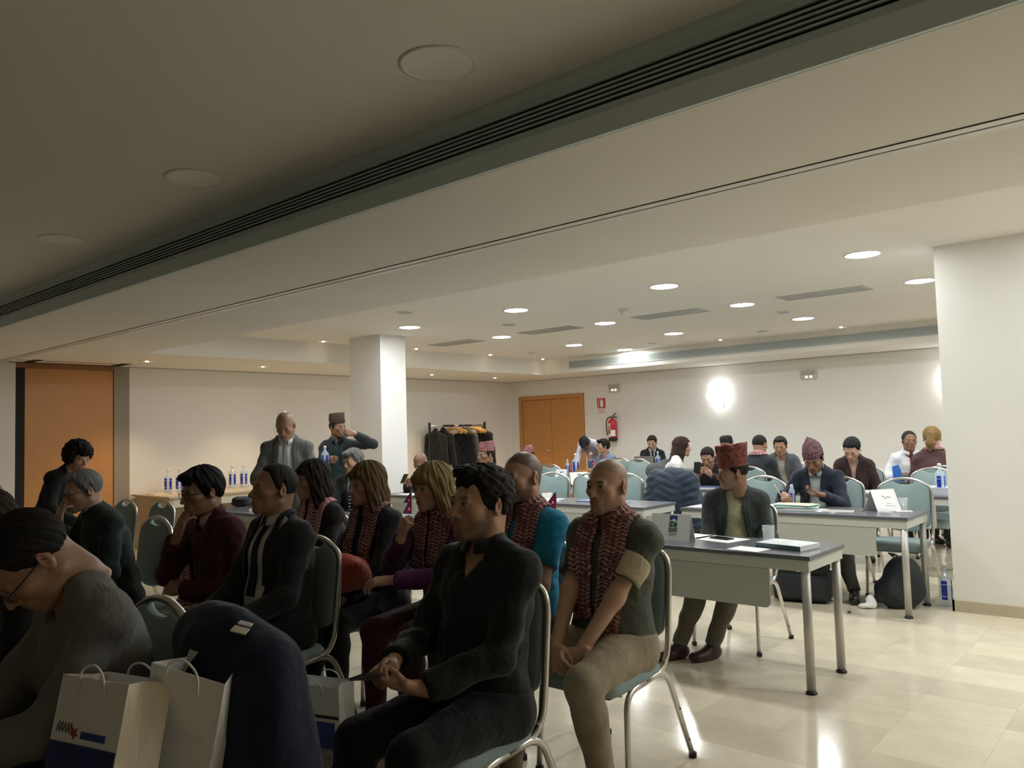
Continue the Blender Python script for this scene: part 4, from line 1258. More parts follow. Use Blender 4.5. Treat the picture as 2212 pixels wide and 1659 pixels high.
# ------------------------------------------------------------------ chairs
def make_chair():
    t = thing('banquet_chair', 'x', 'chair')
    # seat cushion
    def pad(rings, m, fr=lambda a, b, c: (a, b, c)):
        q = MB(); n = len(rings[0][0]); vs = []; fs = []
        for pts, d in rings: vs += [fr(a, b, d) for a, b in pts]
        for j in range(len(rings) - 1):
            for i in range(n): fs.append((j * n + i, j * n + (i + 1) % n, (j + 1) * n + (i + 1) % n, (j + 1) * n + i))
        fs.append(tuple(range(n - 1, -1, -1))); fs.append(tuple((len(rings) - 1) * n + i for i in range(n)))
        q.add(vs, fs, m, True); return q
    sc = lambda P, k, c=(0, 0): [(c[0] + (a - c[0]) * k, c[1] + (b - c[1]) * k) for a, b in P]
    S = rrect(.44, .43, .07, 6, 0, -.195)
    c0 = (0, -.195)
    pad([(sc(S, .96, c0), .405), (S, .412), (sc(S, 1.005, c0), .432), (S, .450), (sc(S, .95, c0), .466), (sc(S, .80, c0), .475), (sc(S, .4, c0), .481)], M_TEAL, lambda a, b, d: (a, b, d)).obj('seat', t)
    q = MB(); q.box((-.19, -.37, .395), (.19, .0, .408), M_BLACKPL); q.obj('seat_pan', t)
    # back cushion, rounded below, dipping under the hand hole on top
    zc = .74
    out = []
    for a in np.linspace(0, PI, 15): out.append((-.197 * math.cos(a), .60 - .085 * math.sin(a)))
    for x, z in ((.202, .72), (.202, .84), (.196, .890), (.165, .916), (.120, .938), (.095, .944), (.078, .926), (.040, .914), (0, .911)): out.append((x, z))
    for x, z in ((-.040, .914), (-.078, .926), (-.095, .944), (-.120, .938), (-.165, .916), (-.196, .890), (-.202, .84), (-.202, .72)): out.append((x, z))
    yb = lambda z: .048 + (z - .46) * .105
    pad([(sc(out, .93, (0, zc)), -.020), (sc(out, .985, (0, zc)), -.014), (out, -.004), (out, .008), (sc(out, .98, (0, zc)), .016), (sc(out, .92, (0, zc)), .018)], M_TEAL, lambda a, b, d: (a, yb(b) + d, b)).obj('backrest', t)
    half = [(.205, -.10, .412), (.212, .0, .425), (.216, .046, .49), (.216, .062, .60), (.216, yb(.84), .84), (.203, yb(.895), .898), (.10, yb(.95), .952), (0, yb(.966), .968)]
    full = half + [(-a, b, c) for a, b, c in half[-2::-1]]
    q = MB(); q.tube(round_path(full, .055, 4), .0125, M_CHROME, 8, .0145, up=(0, 1, 0.1)); q.obj('back_frame', t)
    q = MB(); q.tube(round_path([(-.20, -.30, .398), (0, -.30, .392), (.20, -.30, .398)], .02), .009, M_CHROME, 6); q.obj('stretcher', t)
    for s in (-1, 1):
        for path in ([(s * .228, -.315, 0), (s * .216, -.285, .402), (s * .212, -.14, .412)], [(s * .212, -.14, .412), (s * .214, .028, .428), (s * .226, .215, 0)]):
            q = MB(); q.tube(round_path(path, .09, 6), .0145, M_CHROME, 8, .0115, up=(1, 0, 0)); l = q.obj('leg', t)
            f = path[0] if path[0][2] == 0 else path[-1]
            q = MB(); q.lathe([(.017, 0), (.018, .022), (.0155, .024)], M_RUBBER, 10, (f[0], f[1] + (.004 if f[1] < 0 else -.004), 0)); q.obj('foot_cap', l)
            if path[0][2] != 0:
                for zz in (.09, .24):
                    k = (.428 - zz) / .428
                    q = MB(); q.lathe([(.0045, 0), (.0045, .003), (0, .0035)], M_BLACKPL, 8, (s * (.214 + .012 * k) + s * .0105, .028 + .187 * k, zz), axis=(s, 0, 0)); q.obj('screw', l)
    return t
CH0 = make_chair(); CH_USED = [False]
def chair(x, y, label, group='teal banquet chairs', rz=0.0):
    if not CH_USED[0]:
        CH_USED[0] = True
        CH0.location = (x, y, 0); CH0.rotation_euler = (0, 0, math.radians(rz)); CH0['label'] = label; CH0['group'] = group
        return CH0
    return copy_tree(CH0, (x, y, 0), math.radians(rz), label, group)

for x, y, l, rz in [
    (-2.57, 1.115, 'teal chair behind the woman in the grey sweater', 0), (-2.08, 1.115, 'teal chair under the navy coat and paper bags', 0),
    (-3.06, 1.115, 'teal chair whose frame shows past the grey sweater shoulder', 0), (-4.40, 1.38, 'teal chair of the grey-haired person at the far left edge', 0),
    (-2.00, 2.13, 'teal chair under the man in black using a phone', 0), (-3.46, 2.33, 'teal chair under the man in the dark suit in profile', 0),
    (-4.13, 2.42, 'teal chair under the man in the maroon sweater', 0), (-4.78, 2.44, 'teal chair with a black coat and pink scarf on its back', 0), (-5.35, 2.40, 'teal chair under the grey-haired man with glasses', 0),
    (-2.03, 3.03, 'teal chair under the bald man with the patterned scarf', 0), (-2.62, 3.08, 'teal chair under the man in the bright blue shirt', 0),
    (-3.20, 3.10, 'teal chair under the blond woman in purple', 0), (-3.78, 3.10, 'teal chair under the woman with long light brown hair', 0), (-4.36, 3.12, 'teal chair under the woman with the dark fringe', 0),
    (-6.74, 3.10, 'empty teal chair by the sideboard, nearer of two', 0), (-7.27, 3.02, 'empty teal chair in front of the orange panel, farther of two', 0),
    (-2.44, 5.19, 'teal chair behind the front table under the turned man in a cap', 0), (-6.55, 5.22, 'teal chair under the man with thick grey hair', 0),
    (-1.98, 7.34, 'empty teal chair behind the name card with scribbles', 0), (-2.56, 7.44, 'teal chair under the man in navy writing notes', 0), (-3.24, 7.34, 'empty teal chair behind the turned man’s shoulder', 0),
    (-4.28, 7.42, 'teal chair buried under the navy quilted jacket', 0), (-4.86, 7.42, 'empty teal chair left of the navy quilted jacket', 0),
    (-5.32, 7.36, 'empty teal chair partly behind the bald man’s head', 0), (-5.86, 7.40, 'empty teal chair with bright frame right of the logo card', 12),
    (-7.62, 7.34, 'teal chair under the bald man with the gold phone', 0), (-6.60, 7.42, 'teal chair under the man in the tall flat pink cap', 0),
    (-5.42, 9.28, 'teal chair under the grey coat, behind the navy jacket', 0), (-4.74, 9.42, 'teal chair under the woman holding up a phone', 0), (-4.16, 9.20, 'teal chair seen from behind under the dark-jacketed man', 180),
    (-2.95, 9.42, 'teal chair under the woman in dark brown reading', 0), (-2.12, 9.52, 'teal chair seen from behind at the ponytailed woman', 180), (-2.13, 8.98, 'empty teal chair next to the stack of printed sheets', 0),
    (-7.35, 9.20, 'teal chair under the person hidden except a pink cap', 0), (-6.90, 10.95, 'empty teal chair between the laptop and the white card', 0), (-7.46, 11.24, 'teal chair under the woman in the blue blouse', 0),
    (-7.50, 12.62, 'teal chair under the man at the laptop', 0), (-5.25, 10.75, 'teal chair under the person in the black cap', 0), (-4.28, 10.62, 'teal chair under the man in the grey vest', 0), (-2.78, 10.95, 'teal chair under the man in a white shirt and red tie', 0)]:
    chair(x, y, l, 'teal banquet chairs', rz)

# ------------------------------------------------------------------ tables
def table(x0, x1, y0, y1, label, panel=(.24, .24), H=.745, top=None, group='grey training tables'):
    top = top or M_TOP
    cx, cy = (x0 + x1) / 2, (y0 + y1) / 2
    t = thing('training_table', label, 'table', (cx, cy, 0), group=group)
    hx, hy = (x1 - x0) / 2, (y1 - y0) / 2
    b = MB(); b.box((-hx, -hy, H - .024), (hx, hy, H), top, .003); b.obj('tabletop', t)
    i = .012
    b = MB(); z0, z1 = H - .085, H - .0245
    b.box((-hx + i, -hy + i, z0), (hx - i, -hy + i + .02, z1), M_APRON); b.obj('apron', t)
    b = MB(); b.box((-hx + i, hy - i - .02, z0), (hx - i, hy - i, z1), M_APRON); b.obj('apron', t)
    for s in (-1, 1):
        b = MB(); xx = s * (hx - i - .01); b.box((xx - .01, -hy + i + .02, z0), (xx + .01, hy - i - .02, z1), M_APRON); b.obj('apron', t)
    if panel:
        w = 2 * hx - panel[0] - panel[1]; c = (panel[0] - panel[1]) / 2
        P = [(c - w / 2, H - .088), (c - w / 2, .47)] + [(c - w / 2 + .03 - .03 * math.cos(a), .47 - .03 * math.sin(a)) for a in np.linspace(.2, PI / 2, 4)] \
            + [(c + w / 2 - .03 + .03 * math.sin(a), .47 - .03 * math.cos(a)) for a in np.linspace(0, PI / 2 - .2, 4)] + [(c + w / 2, .47), (c + w / 2, H - .088)]
        b = MB(); b.poly(P, .014, M_PANEL, ((0, -hy + i + .004, 0), (1, 0, 0), (0, 0, 1), (0, 1, 0))); b.obj('modesty_panel', t)
    for sx in (-1, 1):
        for sy in (-1, 1):
            c = (sx * (hx - .042), sy * (hy - .042), 0)
            b = MB(); b.lathe([(.0245, .022), (.0245, H - .0245)], M_STEEL, 18, c); l = b.obj('leg', t)
            b = MB(); b.lathe([(.030, 0), (.032, .008), (.024, .016), (.016, .024)], M_BLACKPL, 16, c); b.obj('foot_glide', l)
    return t
table(-3.52, -1.65, 4.325, 4.885, 'nearest grey table on the right with a glass and books')
table(-5.62, -3.72, 4.325, 4.885, 'grey table hidden behind the seated row, with a small flag')
table(-7.62, -5.78, 4.20, 4.78, 'grey table by the sideboard with a blue cup')
table(-3.58, -1.69, 6.385, 6.985, 'grey table with green folders and a scribbled name card')
table(-5.78, -3.88, 6.26, 6.86, 'grey table behind the bald man with blue booklets')
table(-7.72, -5.86, 6.34, 6.94, 'grey table where the gold phone user leans')
table(-3.60, -1.70, 8.25, 8.87, 'grey table with a stack of printed sheets by the right column')
table(-5.74, -3.86, 8.28, 8.88, 'grey table under the phone woman’s blue booklets')
table(-8.10, -6.36, 8.26, 8.88, 'grey table with a white logo card at its end')
table(-8.95, -7.15, 10.30, 10.90, 'grey table near the wooden door with tall bottles')
table(-7.62, -5.80, 11.82, 12.40, 'grey table along the back wall with the laptop')
table(-3.60, -1.75, 10.02, 10.55, 'grey table between the ponytailed woman and white-shirted man')
M_BEIGE = mat('beige_laminate', (.56, .49, .38), .45, var=.05, vscale=4)
def sideboard():
    t = thing('sideboard', 'long beige sideboard table along the left wall with bottles', 'sideboard', (-10.72, 6.2, 0))
    b = MB(); b.box((-.60, -1.28, .725), (.52, 1.45, .752), M_BEIGE, .004); b.obj('top', t)
    for y in (-1.24, 1.36):
        b = MB(); b.box((-.56, y, 0), (.46, y + .04, .725), M_BEIGE); b.obj('side_panel', t)
    b = MB(); b.box((-.50, -1.20, .30), (-.47, 1.36, .725), M_BEIGE); b.obj('back_panel', t)
    b = MB(); b.box((.44, -1.20, .60), (.465, 1.36, .724), mat('pale_beige', (.62, .58, .49), .5)); b.obj('apron', t)
    return t
sideboard()

# ------------------------------------------------------------------ table things
TZ = .745
def sheet(x, y, w, h, rz, label, m=None, z=TZ, th=.0016, name='paper_sheet', cat='paper', group='loose sheets of paper'):
    o = MB().box((-w / 2, -h / 2, 0), (w / 2, h / 2, th), m or M_PAPER)
    if name == 'paper_sheet' and w > .19:
        for i in range(5): o.box((-w * .38, h * (.30 - .12 * i), th), (w * (.38 - .1 * (i % 2)), h * (.30 - .12 * i) + .004, th + .0003), M_GREYINK)
    q = o.obj(name); q.location = (x, y, z + .0005); q.rotation_euler = (0, 0, math.radians(rz))
    props(q, label, cat, group)
    return q
def booklet(x, y, w, h, rz, label, cover, z=TZ, th=.012, group='booklets', cat='booklet', pages=True, spine=None):
    t = thing('booklet', label, cat, (x, y, z + .0005), math.radians(rz), group)
    b = MB(); b.box((-w / 2, -h / 2, .0015), (w / 2 - .002, h / 2 - .002, th - .0015), M_PAPER); b.obj('pages', t)
    b = MB(); b.box((-w / 2 - .001, -h / 2 - .001, th - .0015), (w / 2, h / 2, th), cover); b.box((-w / 2 - .001, -h / 2 - .001, 0), (w / 2, h / 2, .0015), cover); b.obj('cover', t)
    b = MB(); b.box((-w / 2 - .003, -h / 2 - .001, 0), (-w / 2 - .001, h / 2, th), spine or cover); b.obj('spine', t)
    return t
def phone(loc, label, rot=(0, 0, 0), body=None, w=.072, h=.145):
    t = thing('mobile_phone', label, 'phone', loc); t.rotation_euler = rot
    b = MB(); b.poly(rrect(w, h, .009, 4), .0075, body or M_BLACKPL); b.obj('case', t)
    b = MB(); b.poly(rrect(w - .006, h - .014, .006, 3), .0006, M_SCREEN, ((0, 0, .0075), (1, 0, 0), (0, 1, 0), (0, 0, 1))); b.obj('screen', t)
    return t
def tumbler(x, y, label, fill=.35, z=TZ, r=.034, h=.095):
    t = thing('drinking_glass', label, 'glass', (x, y, z + .0005))
    b = MB(); b.lathe([(0, 0), (r * .86, 0), (r * .9, .004), (r, h), (r - .0018, h), (r * .86 - .001, .010), (0, .008)], M_GLASS, 24); b.obj('glass_wall', t)
    b = MB(); b.tube([(r * math.cos(a), r * math.sin(a), h) for a in np.linspace(0, 2 * PI, 24, endpoint=False)], .0014, mat('glass_rim', (.85, .88, .88), .1, alpha=.75), 6, closed=True); b.tube([(r * .88 * math.cos(a), r * .88 * math.sin(a), .003) for a in np.linspace(0, 2 * PI, 24, endpoint=False)], .003, mat('glass_rim', (.85, .88, .88), .1, alpha=.75), 6, closed=True); b.obj('rim', t)  # pale rings paint the bright highlights of rim and base
    if fill: b = MB(); b.lathe([(0, .0085), (r * .855 - .0015, .0105), (r * .90 - .001, h * fill), (0, h * fill)], M_WATER, 24); b.obj('water', t)
    return t
def bottle(x, y, label, z=TZ, h=.30, group='square water bottles', rz=0, opaque_cap=True):
    t = thing('water_bottle', label, 'bottle', (x, y, z + .0005), rz, group)
    k = h / .30; a = .039 * k
    b = MB(); n = 20; rings = []
    for w, zz, rr in ((a * .9, 0, .012), (a, .006, .014), (a, .195, .014), (a * .86, .212, .016), (.020, .232, .0195), (.0145, .245, .0143), (.0145, .278, .0143)):
        rings.append((rrect(2 * w, 2 * w, min(rr, w * .99) * 1.0, 4), zz * k))
    vs, fs = [], []; m_ = len(rings[0][0])
    for P, zz in rings: vs += [(p[0], p[1], zz) for p in P]
    for j in range(len(rings) - 1):
        for i in range(m_): fs.append((j * m_ + i, j * m_ + (i + 1) % m_, (j + 1) * m_ + (i + 1) % m_, (j + 1) * m_ + i))
    fs.append(tuple(range(m_ - 1, -1, -1))); fs.append(tuple((len(rings) - 1) * m_ + i for i in range(m_)))
    b.add(vs, fs, M_BOTTLE, True); b.obj('bottle_body', t)
    c = MB(); c.lathe([(.0165 * k, .272 * k), (.0165 * k, .298 * k), (0, .3 * k)], M_WHITEPL, 14); c.obj('cap', t)
    for ang in (0, PI / 2):
        l = MB(); R = Matrix.Rotation(ang, 3, 'Z')
        for z0, z1 in ((.045, .068), (.072, .150), (.154, .180)):
            P = [R @ Vector(p) for p in ((-.019 * k, -a - .0006, z0 * k), (.019 * k, -a - .0006, z0 * k), (.019 * k, -a - .0006, z1 * k), (-.019 * k, -a - .0006, z1 * k))]
            l.add(P, [(0, 1, 2, 3)], M_LABEL)
        l.obj('label', t)
    return t
def emblem(b, fr, s, th=.0006):
    """a little landscape emblem: blue sky, white mountain, green hill, pale tree; with letter strokes below"""
    o, ex, ey, ez = [Vector(q) for q in fr]
    def P(pts, m, lift=0): b.poly([(x * s, y * s) for x, y in pts], th, m, (o + ez * lift, ex, ey, ez))
    P([(-.5, -.5), (.5, -.5), (.5, .9), (-.5, .9)], M_BLUEINK)
    P([(-.5, .25), (-.2, .35), (.0, .55), (.15, .52), (.35, .3), (.5, .22), (.5, .02), (-.5, .02)], M_PAPER, .0003)
    P([(-.5, -.5), (.5, -.5), (.5, .05), (.2, .18), (.0, .15), (-.15, .25), (-.5, .12)], mat('emblem_green', (.04, .16, .09), .5), .0006)
    P([(-.4, -.30), (-.1, -.10), (.2, -.05), (.25, -.0), (-.15, -.02), (-.38, -.2)], mat('emblem_pale_green', (.45, .62, .45), .5), .0009)
    P([(-.06, -.5), (.04, -.5), (.04, -.1), (-.02, -.1)], mat('emblem_pale_green', (.45, .62, .45), .5), .0009)
    dk = M_INK
    def ring(cx, w, bar, gap):
        y0, y1, t_ = -1.08, -.62, .085
        P([(cx - w, y0), (cx - w + t_, y0), (cx - w + t_, y1), (cx - w, y1)], dk); P([(cx - w, y1 - t_), (cx + w, y1 - t_), (cx + w, y1), (cx - w, y1)], dk)
        P([(cx - w, y0), (cx + w, y0), (cx + w, y0 + t_), (cx - w, y0 + t_)], dk); P([(cx + w - t_, y0 if gap == 'up' else (y0 + y1) / 2), (cx + w, y0 if gap == 'up' else (y0 + y1) / 2), (cx + w, y1 if gap != 'up' else (y0 + y1) / 2 + .04), (cx + w - t_, y1 if gap != 'up' else (y0 + y1) / 2 + .04)], dk)
        if bar: P([(cx - w, (y0 + y1) / 2 - .04), (cx + w, (y0 + y1) / 2 - .04), (cx + w, (y0 + y1) / 2 + .04), (cx - w, (y0 + y1) / 2 + .04)], dk)
    ring(-.33, .24, True, 'up'); ring(.33, .22, True, 'down')
    P([(-.04, -1.08), (.045, -1.08), (.045, -.62), (-.04, -.62)], dk)
    for yy in (-1.30, -1.48): P([(-.5, yy), (.5, yy), (.5, yy + .05), (-.5, yy + .05)], M_GREYINK)
def tent(x, y, w, h, rz, label, deco, z=TZ, d=.10):
    """folded name card; its front face looks along local -Y"""
    t = thing('name_card', label, 'name card', (x, y, z + .0005), math.radians(rz), 'folded name cards')
    b = MB(); th = .0012
    for s, nm in ((-1, 'front'), (1, 'back')):
        b.add([(-w / 2, s * d / 2, 0), (w / 2, s * d / 2, 0), (w / 2, 0, h), (-w / 2, 0, h), (-w / 2, s * (d / 2 - th), 0), (w / 2, s * (d / 2 - th), 0), (w / 2, s * .0004, h - .002), (-w / 2, s * .0004, h - .002)],
              [(0, 1, 2, 3), (7, 6, 5, 4), (0, 4, 5, 1), (1, 5, 6, 2), (3, 2, 6, 7), (0, 3, 7, 4)], M_PAPER)
    b.obj('card', t)
    L = math.hypot(h, d / 2); ey = Vector((0, d / 2, h)) / L; ez = Vector((0, -h, d / 2)) / L
    p = MB()
    fr = lambda u, v: (Vector((u, -d / 2, 0)) + ey * v + ez * .0004, (1, 0, 0), ey, ez)
    if deco == 'emblem': emblem(p, fr(.02, L * .66), .052)
    elif deco == 'small':
        p.poly([(-.025, .0), (.03, .01), (.028, .022), (-.02, .016)], .0005, M_BLUEINK, fr(0, L * .74))
        for v, a in ((.62, .03), (.52, .045), (.42, .05), (.2, .05), (.1, .04)): p.poly([(-a, 0), (a, 0), (a, .003), (-a, .003)], .0005, M_GREYINK, fr(0, L * v))
    else:
        p.tube([fr(-.02, L * .72)[0], fr(.0, L * .60)[0], fr(.005, L * .55)[0]], .0022, M_INK, 5); p.tube([fr(.012, L * .62)[0], fr(.03, L * .66)[0], fr(.052, L * .60)[0]], .002, M_INK, 5)
        p.tube([fr(-.02, L * .27)[0], fr(.03, L * .25)[0], fr(.07, L * .22)[0]], .0015, M_GREYINK, 5); p.tube([fr(.0, L * .36)[0], fr(.04, L * .34)[0]], .0015, M_GREYINK, 5)
    p.obj('print', t)
    return t
def flag(x, y, rz, label, z=TZ, h=.24):
    t = thing('table_flag', label, 'flag', (x, y, z + .0005), math.radians(rz), 'small pennant flags')
    b = MB(); b.lathe([(.032, 0), (.032, .008), (.008, .014), (.006, .02)], M_WHITEPL, 16); b.obj('stand', t)
    b = MB(); b.lathe([(.0025, .012), (.0025, h), (0, h + .004)], M_CHROME, 8); b.obj('pole', t)
    k = h * .80
    out = [(0, 0), (.80, 0), (.30, .5), (.72, .5), (0, 1.05)]
    b = MB(); b.poly([(-p[0] * k * .62, h - k + p[1] * k * .92 - .0) for p in out], .0015, M_NAVYEDGE, ((0, 0, 0), (1, 0, 0), (0, 0, 1), (0, -1, 0))); c = b.obj('blue_border', t)
    inn = [(.045, .045), (.66, .045), (.20, .46), (.55, .535), (.045, .96)]
    b = MB(); b.poly([(-p[0] * k * .62, h - k + p[1] * k * .92) for p in inn], .0028, M_CRIM, ((0, .0007, 0), (1, 0, 0), (0, 0, 1), (0, -1, 0))); b.obj('crimson_field', t)
    b = MB()
    for cx, cz, r in ((.19, .22, .085), (.18, .62, .06)):
        pts = []
        for i in range(16):
            a = 2 * PI * i / 16; q = r if i % 2 else r * .62
            pts.append((-(cx + q * math.cos(a)) * k * .75, h - k + (cz + q * math.sin(a)) * k * .92))
        b.poly(pts, .0040, M_PAPER, ((0, .0013, 0), (1, 0, 0), (0, 0, 1), (0, -1, 0)))
    b.obj('white_emblems', t)
    return t

# nearest table
tent(-2.62, 4.56, .27, .165, 6, 'large folded card with a mountain emblem on the nearest table', 'emblem')
sheet(-2.37, 4.72, .22, .30, 78, 'stapled white sheets under the black phone')
sheet(-2.62, 4.78, .21, .29, 82, 'white sheet tucked behind the mountain emblem card')
sheet(-2.04, 4.42, .15, .20, 83, 'small blank white sheet at the nearest table’s front edge')
phone((-2.36, 4.73, TZ + .0035), 'thick black phone lying on stapled sheets', (0, 0, math.radians(75)))
o = MB(); o.lathe([(.046, 0), (.046, .004), (0, .0042)], M_WHITEPL, 20); q = o.obj('coaster'); q.location = (-2.04, 4.70, TZ + .0005); props(q, 'white round coaster under the water glass', 'coaster')
tumbler(-2.035, 4.70, 'clear glass with a little water on the nearest table', .22, TZ + .0045, .037, .10)
booklet(-1.88, 4.60, .21, .29, 80, 'thick booklet with a pale mountain cover and blue-grey spine', mat('pale_cover', (.60, .66, .68), .35, var=.3, vscale=9), th=.028, spine=mat('teal_spine', (.10, .17, .19), .4))
# hidden second table
sheet(-3.80, 4.62, .21, .29, 75, 'white sheets lying left of the bald man’s shoulder'); sheet(-4.2, 4.60, .21, .29, 95, 'white sheet near the pennant behind the blue shirt')
flag(-3.74, 4.80, 10, 'crimson pennant flag standing behind the blue-shirted man', h=.27)
flag(-5.13, 4.58, 10, 'crimson pennant flag standing beside the long brown hair', h=.25)
sheet(-5.30, 4.58, .21, .29, 88, 'white sheet by the purple sleeve on the table')
# left table
o = thing('paper_cup', 'bright blue paper cup on the left table', 'cup', (-7.30, 4.50, TZ + .0005)); b = MB(); b.lathe([(.026, 0), (.037, .095), (.039, .097), (.0355, .095), (.025, .004), (0, .004)], mat('bright_blue', (.02, .16, .62), .4), 20); b.obj('wall', o)
b = MB()
for z in (.03, .055, .075): b.lathe([(.0265 + .0115 * z / .1 * 1.02, z), (.0272 + .0115 * (z + .008) / .1 * 1.02, z + .008)], mat('light_blue', (.15, .40, .85), .4), 20)
b.obj('stripes', o)
def soft(name, prims, h, m, label, cat, group=None, wr=(.004, 30, 1), parent=None, cuts=()):
    F = Field(prims, h); F.wrinkle(*wr)
    for c in cuts: F.cut(*c)
    V, Q = F.mesh(); V = relax(V, Q, 1, .3)
    o = link(name, np_mesh(name, V, Q, m), parent)
    if parent is None: props(o, label, cat, group)
    return o
soft('camera_bag', [ell((-7.75, 4.55, .80), (.11, .14, .055)), ell((-7.72, 4.50, .84), (.09, .10, .03)), cone((-7.85, 4.45, .83), (-7.62, 4.66, .83), .012, .012)], .012, mat('black_nylon', (.018, .022, .026), .7, bump=.2, bscale=80), 'soft black bag lying on the left table', 'bag', wr=(.006, 40, 3))
booklet(-7.52, 4.42, .30, .22, 20, 'dark folder lying next to the blue cup', mat('dark_folder', (.05, .055, .06), .5), th=.02)
# second table (green folders)
booklet(-2.62, 6.62, .33, .24, 8, 'green cardboard folder, lower of the pair', mat('green_card', (.03, .27, .22), .55), th=.022, group='green folders', cat='folder')
booklet(-2.60, 6.62, .32, .23, 12, 'green cardboard folder, upper of the pair', mat('green_card', (.03, .27, .22), .55), z=TZ + .023, th=.016, group='green folders', cat='folder')
sheet(-2.66, 6.66, .30, .21, 4, 'cream notes on top of the green folders', M_PAPERW, TZ + .041); sheet(-2.60, 6.63, .29, .20, -8, 'tilted cream page on the green folders', M_PAPERW, TZ + .0435)
sheet(-2.36, 6.62, .21, .29, 70, 'white sheet right of the green folders')
booklet(-2.26, 6.58, .24, .17, 15, 'thin magazine at the second table’s front edge', mat('magazine_cover', (.42, .40, .38), .4, var=.3, vscale=20), th=.008)
booklet(-2.24, 6.76, .25, .16, 5, 'dark notebook behind the thin magazine', mat('dark_notebook', (.06, .06, .065), .5), th=.010)
tent(-1.99, 6.83, .215, .17, 52, 'folded white card with scribbled strokes on the second table', 'scribble', d=.17)
o = thing('glass_dish', 'low clear glass dish before the scribbled card', 'dish', (-1.92, 6.62, TZ + .0005)); b = MB(); b.lathe([(0, 0), (.045, 0), (.052, .03), (.048, .03), (.040, .008), (0, .008)], M_GLASS, 24); b.obj('bowl', o); b = MB(); b.lathe([(.0, .0085), (.03, .010), (.02, .016), (0, .018)], M_CHROME, 12); b.obj('sweets', o)
tumbler(-1.86, 6.92, 'empty clear glass behind the scribbled card', 0)
sheet(-1.82, 6.78, .12, .06, 30, 'crumpled white napkin strip beside the scribbled card', name='napkin', cat='napkin', group=None, th=.008)
bottle(-2.75, 6.88, 'small water bottle behind the writing hand', h=.19, group='small clear bottles')
sheet(-3.40, 6.56, .21, .29, 85, 'white sheet at the second table’s left end'); 
booklet(-3.30, 6.80, .30, .22, 5, 'grey folder at the second table’s left end', mat('grey_folder', (.33, .34, .35), .5), th=.01)
# third table
sheet(-5.25, 6.60, .30, .21, 10, 'white sheets beside the scarfed neck on the third table'); sheet(-5.10, 6.42, .21, .15, -12, 'pale leaflet on the third table')
booklet(-4.40, 6.55, .21, .29, 78, 'blue booklet on the third table', mat('blue_cover', (.12, .20, .42), .35, var=.25, vscale=14), th=.008, group='blue booklets')
booklet(-4.68, 6.62, .21, .29, 95, 'blue booklet nearest the bald head on the third table', mat('blue_cover', (.12, .20, .42), .35), th=.008, group='blue booklets')
o = thing('square_bowl', 'small white square bowl on the third table', 'bowl', (-5.36, 6.72, TZ + .0005), .3); b = MB(); b.box((-.045, -.045, 0), (.045, .045, .055), M_WHITEPL, .008); b.obj('bowl_wall', o); b = MB(); b.lathe([(.034, .0552), (.02, .062), (0, .064)], mat('red_sweets', (.4, .12, .1), .5), 10); b.obj('sweets', o)
# gold phone table
sheet(-7.35, 6.52, .21, .29, 75, 'white sheet at the gold phone table’s left end'); sheet(-7.02, 6.50, .21, .29, 100, 'white sheet under the gold phone user’s hands'); 
booklet(-6.72, 6.55, .24, .32, 85, 'dark tablet cover on the gold phone table', mat('dark_notebook', (.06, .06, .065), .5), th=.012)
flag(-6.35, 6.75, 0, 'small pennant flag right of the tall flat pink cap', h=.30)
# row three
booklet(-4.40, 8.48, .30, .22, 10, 'navy booklet pile in front of the phone woman', mat('navy_cover', (.05, .08, .22), .35), th=.018, group='blue booklets'); booklet(-4.72, 8.50, .30, .21, -10, 'pale blue booklet under the phone woman’s wrists', mat('blue_cover', (.12, .20, .42), .35), th=.01, group='blue booklets')
sheet(-5.0, 8.45, .21, .29, 70, 'white sheet in front of the white jacketed woman')
tent(-6.52, 8.50, .17, .20, 8, 'white logo card at the left table’s end behind the scarfed man', 'small', d=.11)
t = thing('paper_stack', 'thick stack of pale printed sheets beside the right column', 'paper', (-1.98, 8.52, TZ + .0005))
for k in range(4): b = MB(); b.box((-.16 + .006 * k, -.12, .018 * k), (.16 + .004 * k, .12, .018 * k + .017), mat('pale_lilac_paper', (.62, .62, .72), .6)); b.obj('bundle', t)
sheet(-2.62, 8.50, .30, .21, 8, 'white sheets in front of the brown-clad woman', th=.012)
tent(-3.20, 8.62, .15, .20, -35, 'white card leaning behind the writing man’s shoulder', 'blank_small' if False else 'small', d=.09)
bottle(-1.93, 8.45, 'water bottle with cobalt label before the empty right chair', TZ, .30); bottle(-1.86, 8.58, 'second water bottle behind the cobalt-labelled one', TZ, .29)
# row four and five
bottle(-7.70, 10.42, 'tall water bottle in front of the wooden door', TZ, .34); bottle(-7.85, 10.40, 'short water bottle left of the tall door bottle', TZ, .24)
flag(-7.42, 10.55, -10, 'crimson pennant flag in front of the wooden door', h=.26)
o = thing('wooden_tray', 'orange wooden box tray near the pennant at the back', 'tray', (-7.52, 10.46, TZ + .0005)); b = MB()
for lo, hi in (((-.20, -.08, 0), (.20, -.07, .075)), ((-.20, .07, 0), (.20, .08, .075)), ((-.20, -.07, 0), (-.19, .07, .075)), ((.19, -.07, 0), (.20, .07, .075)), ((-.19, -.07, 0), (.19, .07, .008))): b.box(lo, hi, M_WOOD)
b.obj('box', o)
o = thing('tea_cup', 'white cup and saucer on the back table', 'cup', (-7.25, 10.40, TZ + .0005)); b = MB(); b.lathe([(0, 0), (.04, .002), (.065, .01), (.063, .012), (.03, .006)], M_WHITEPL, 20); b.obj('saucer', o); b = MB(); b.lathe([(.02, .008), (.036, .05), (.034, .05), (.018, .012), (0, .012)], M_WHITEPL, 20); b.obj('bowl', o)
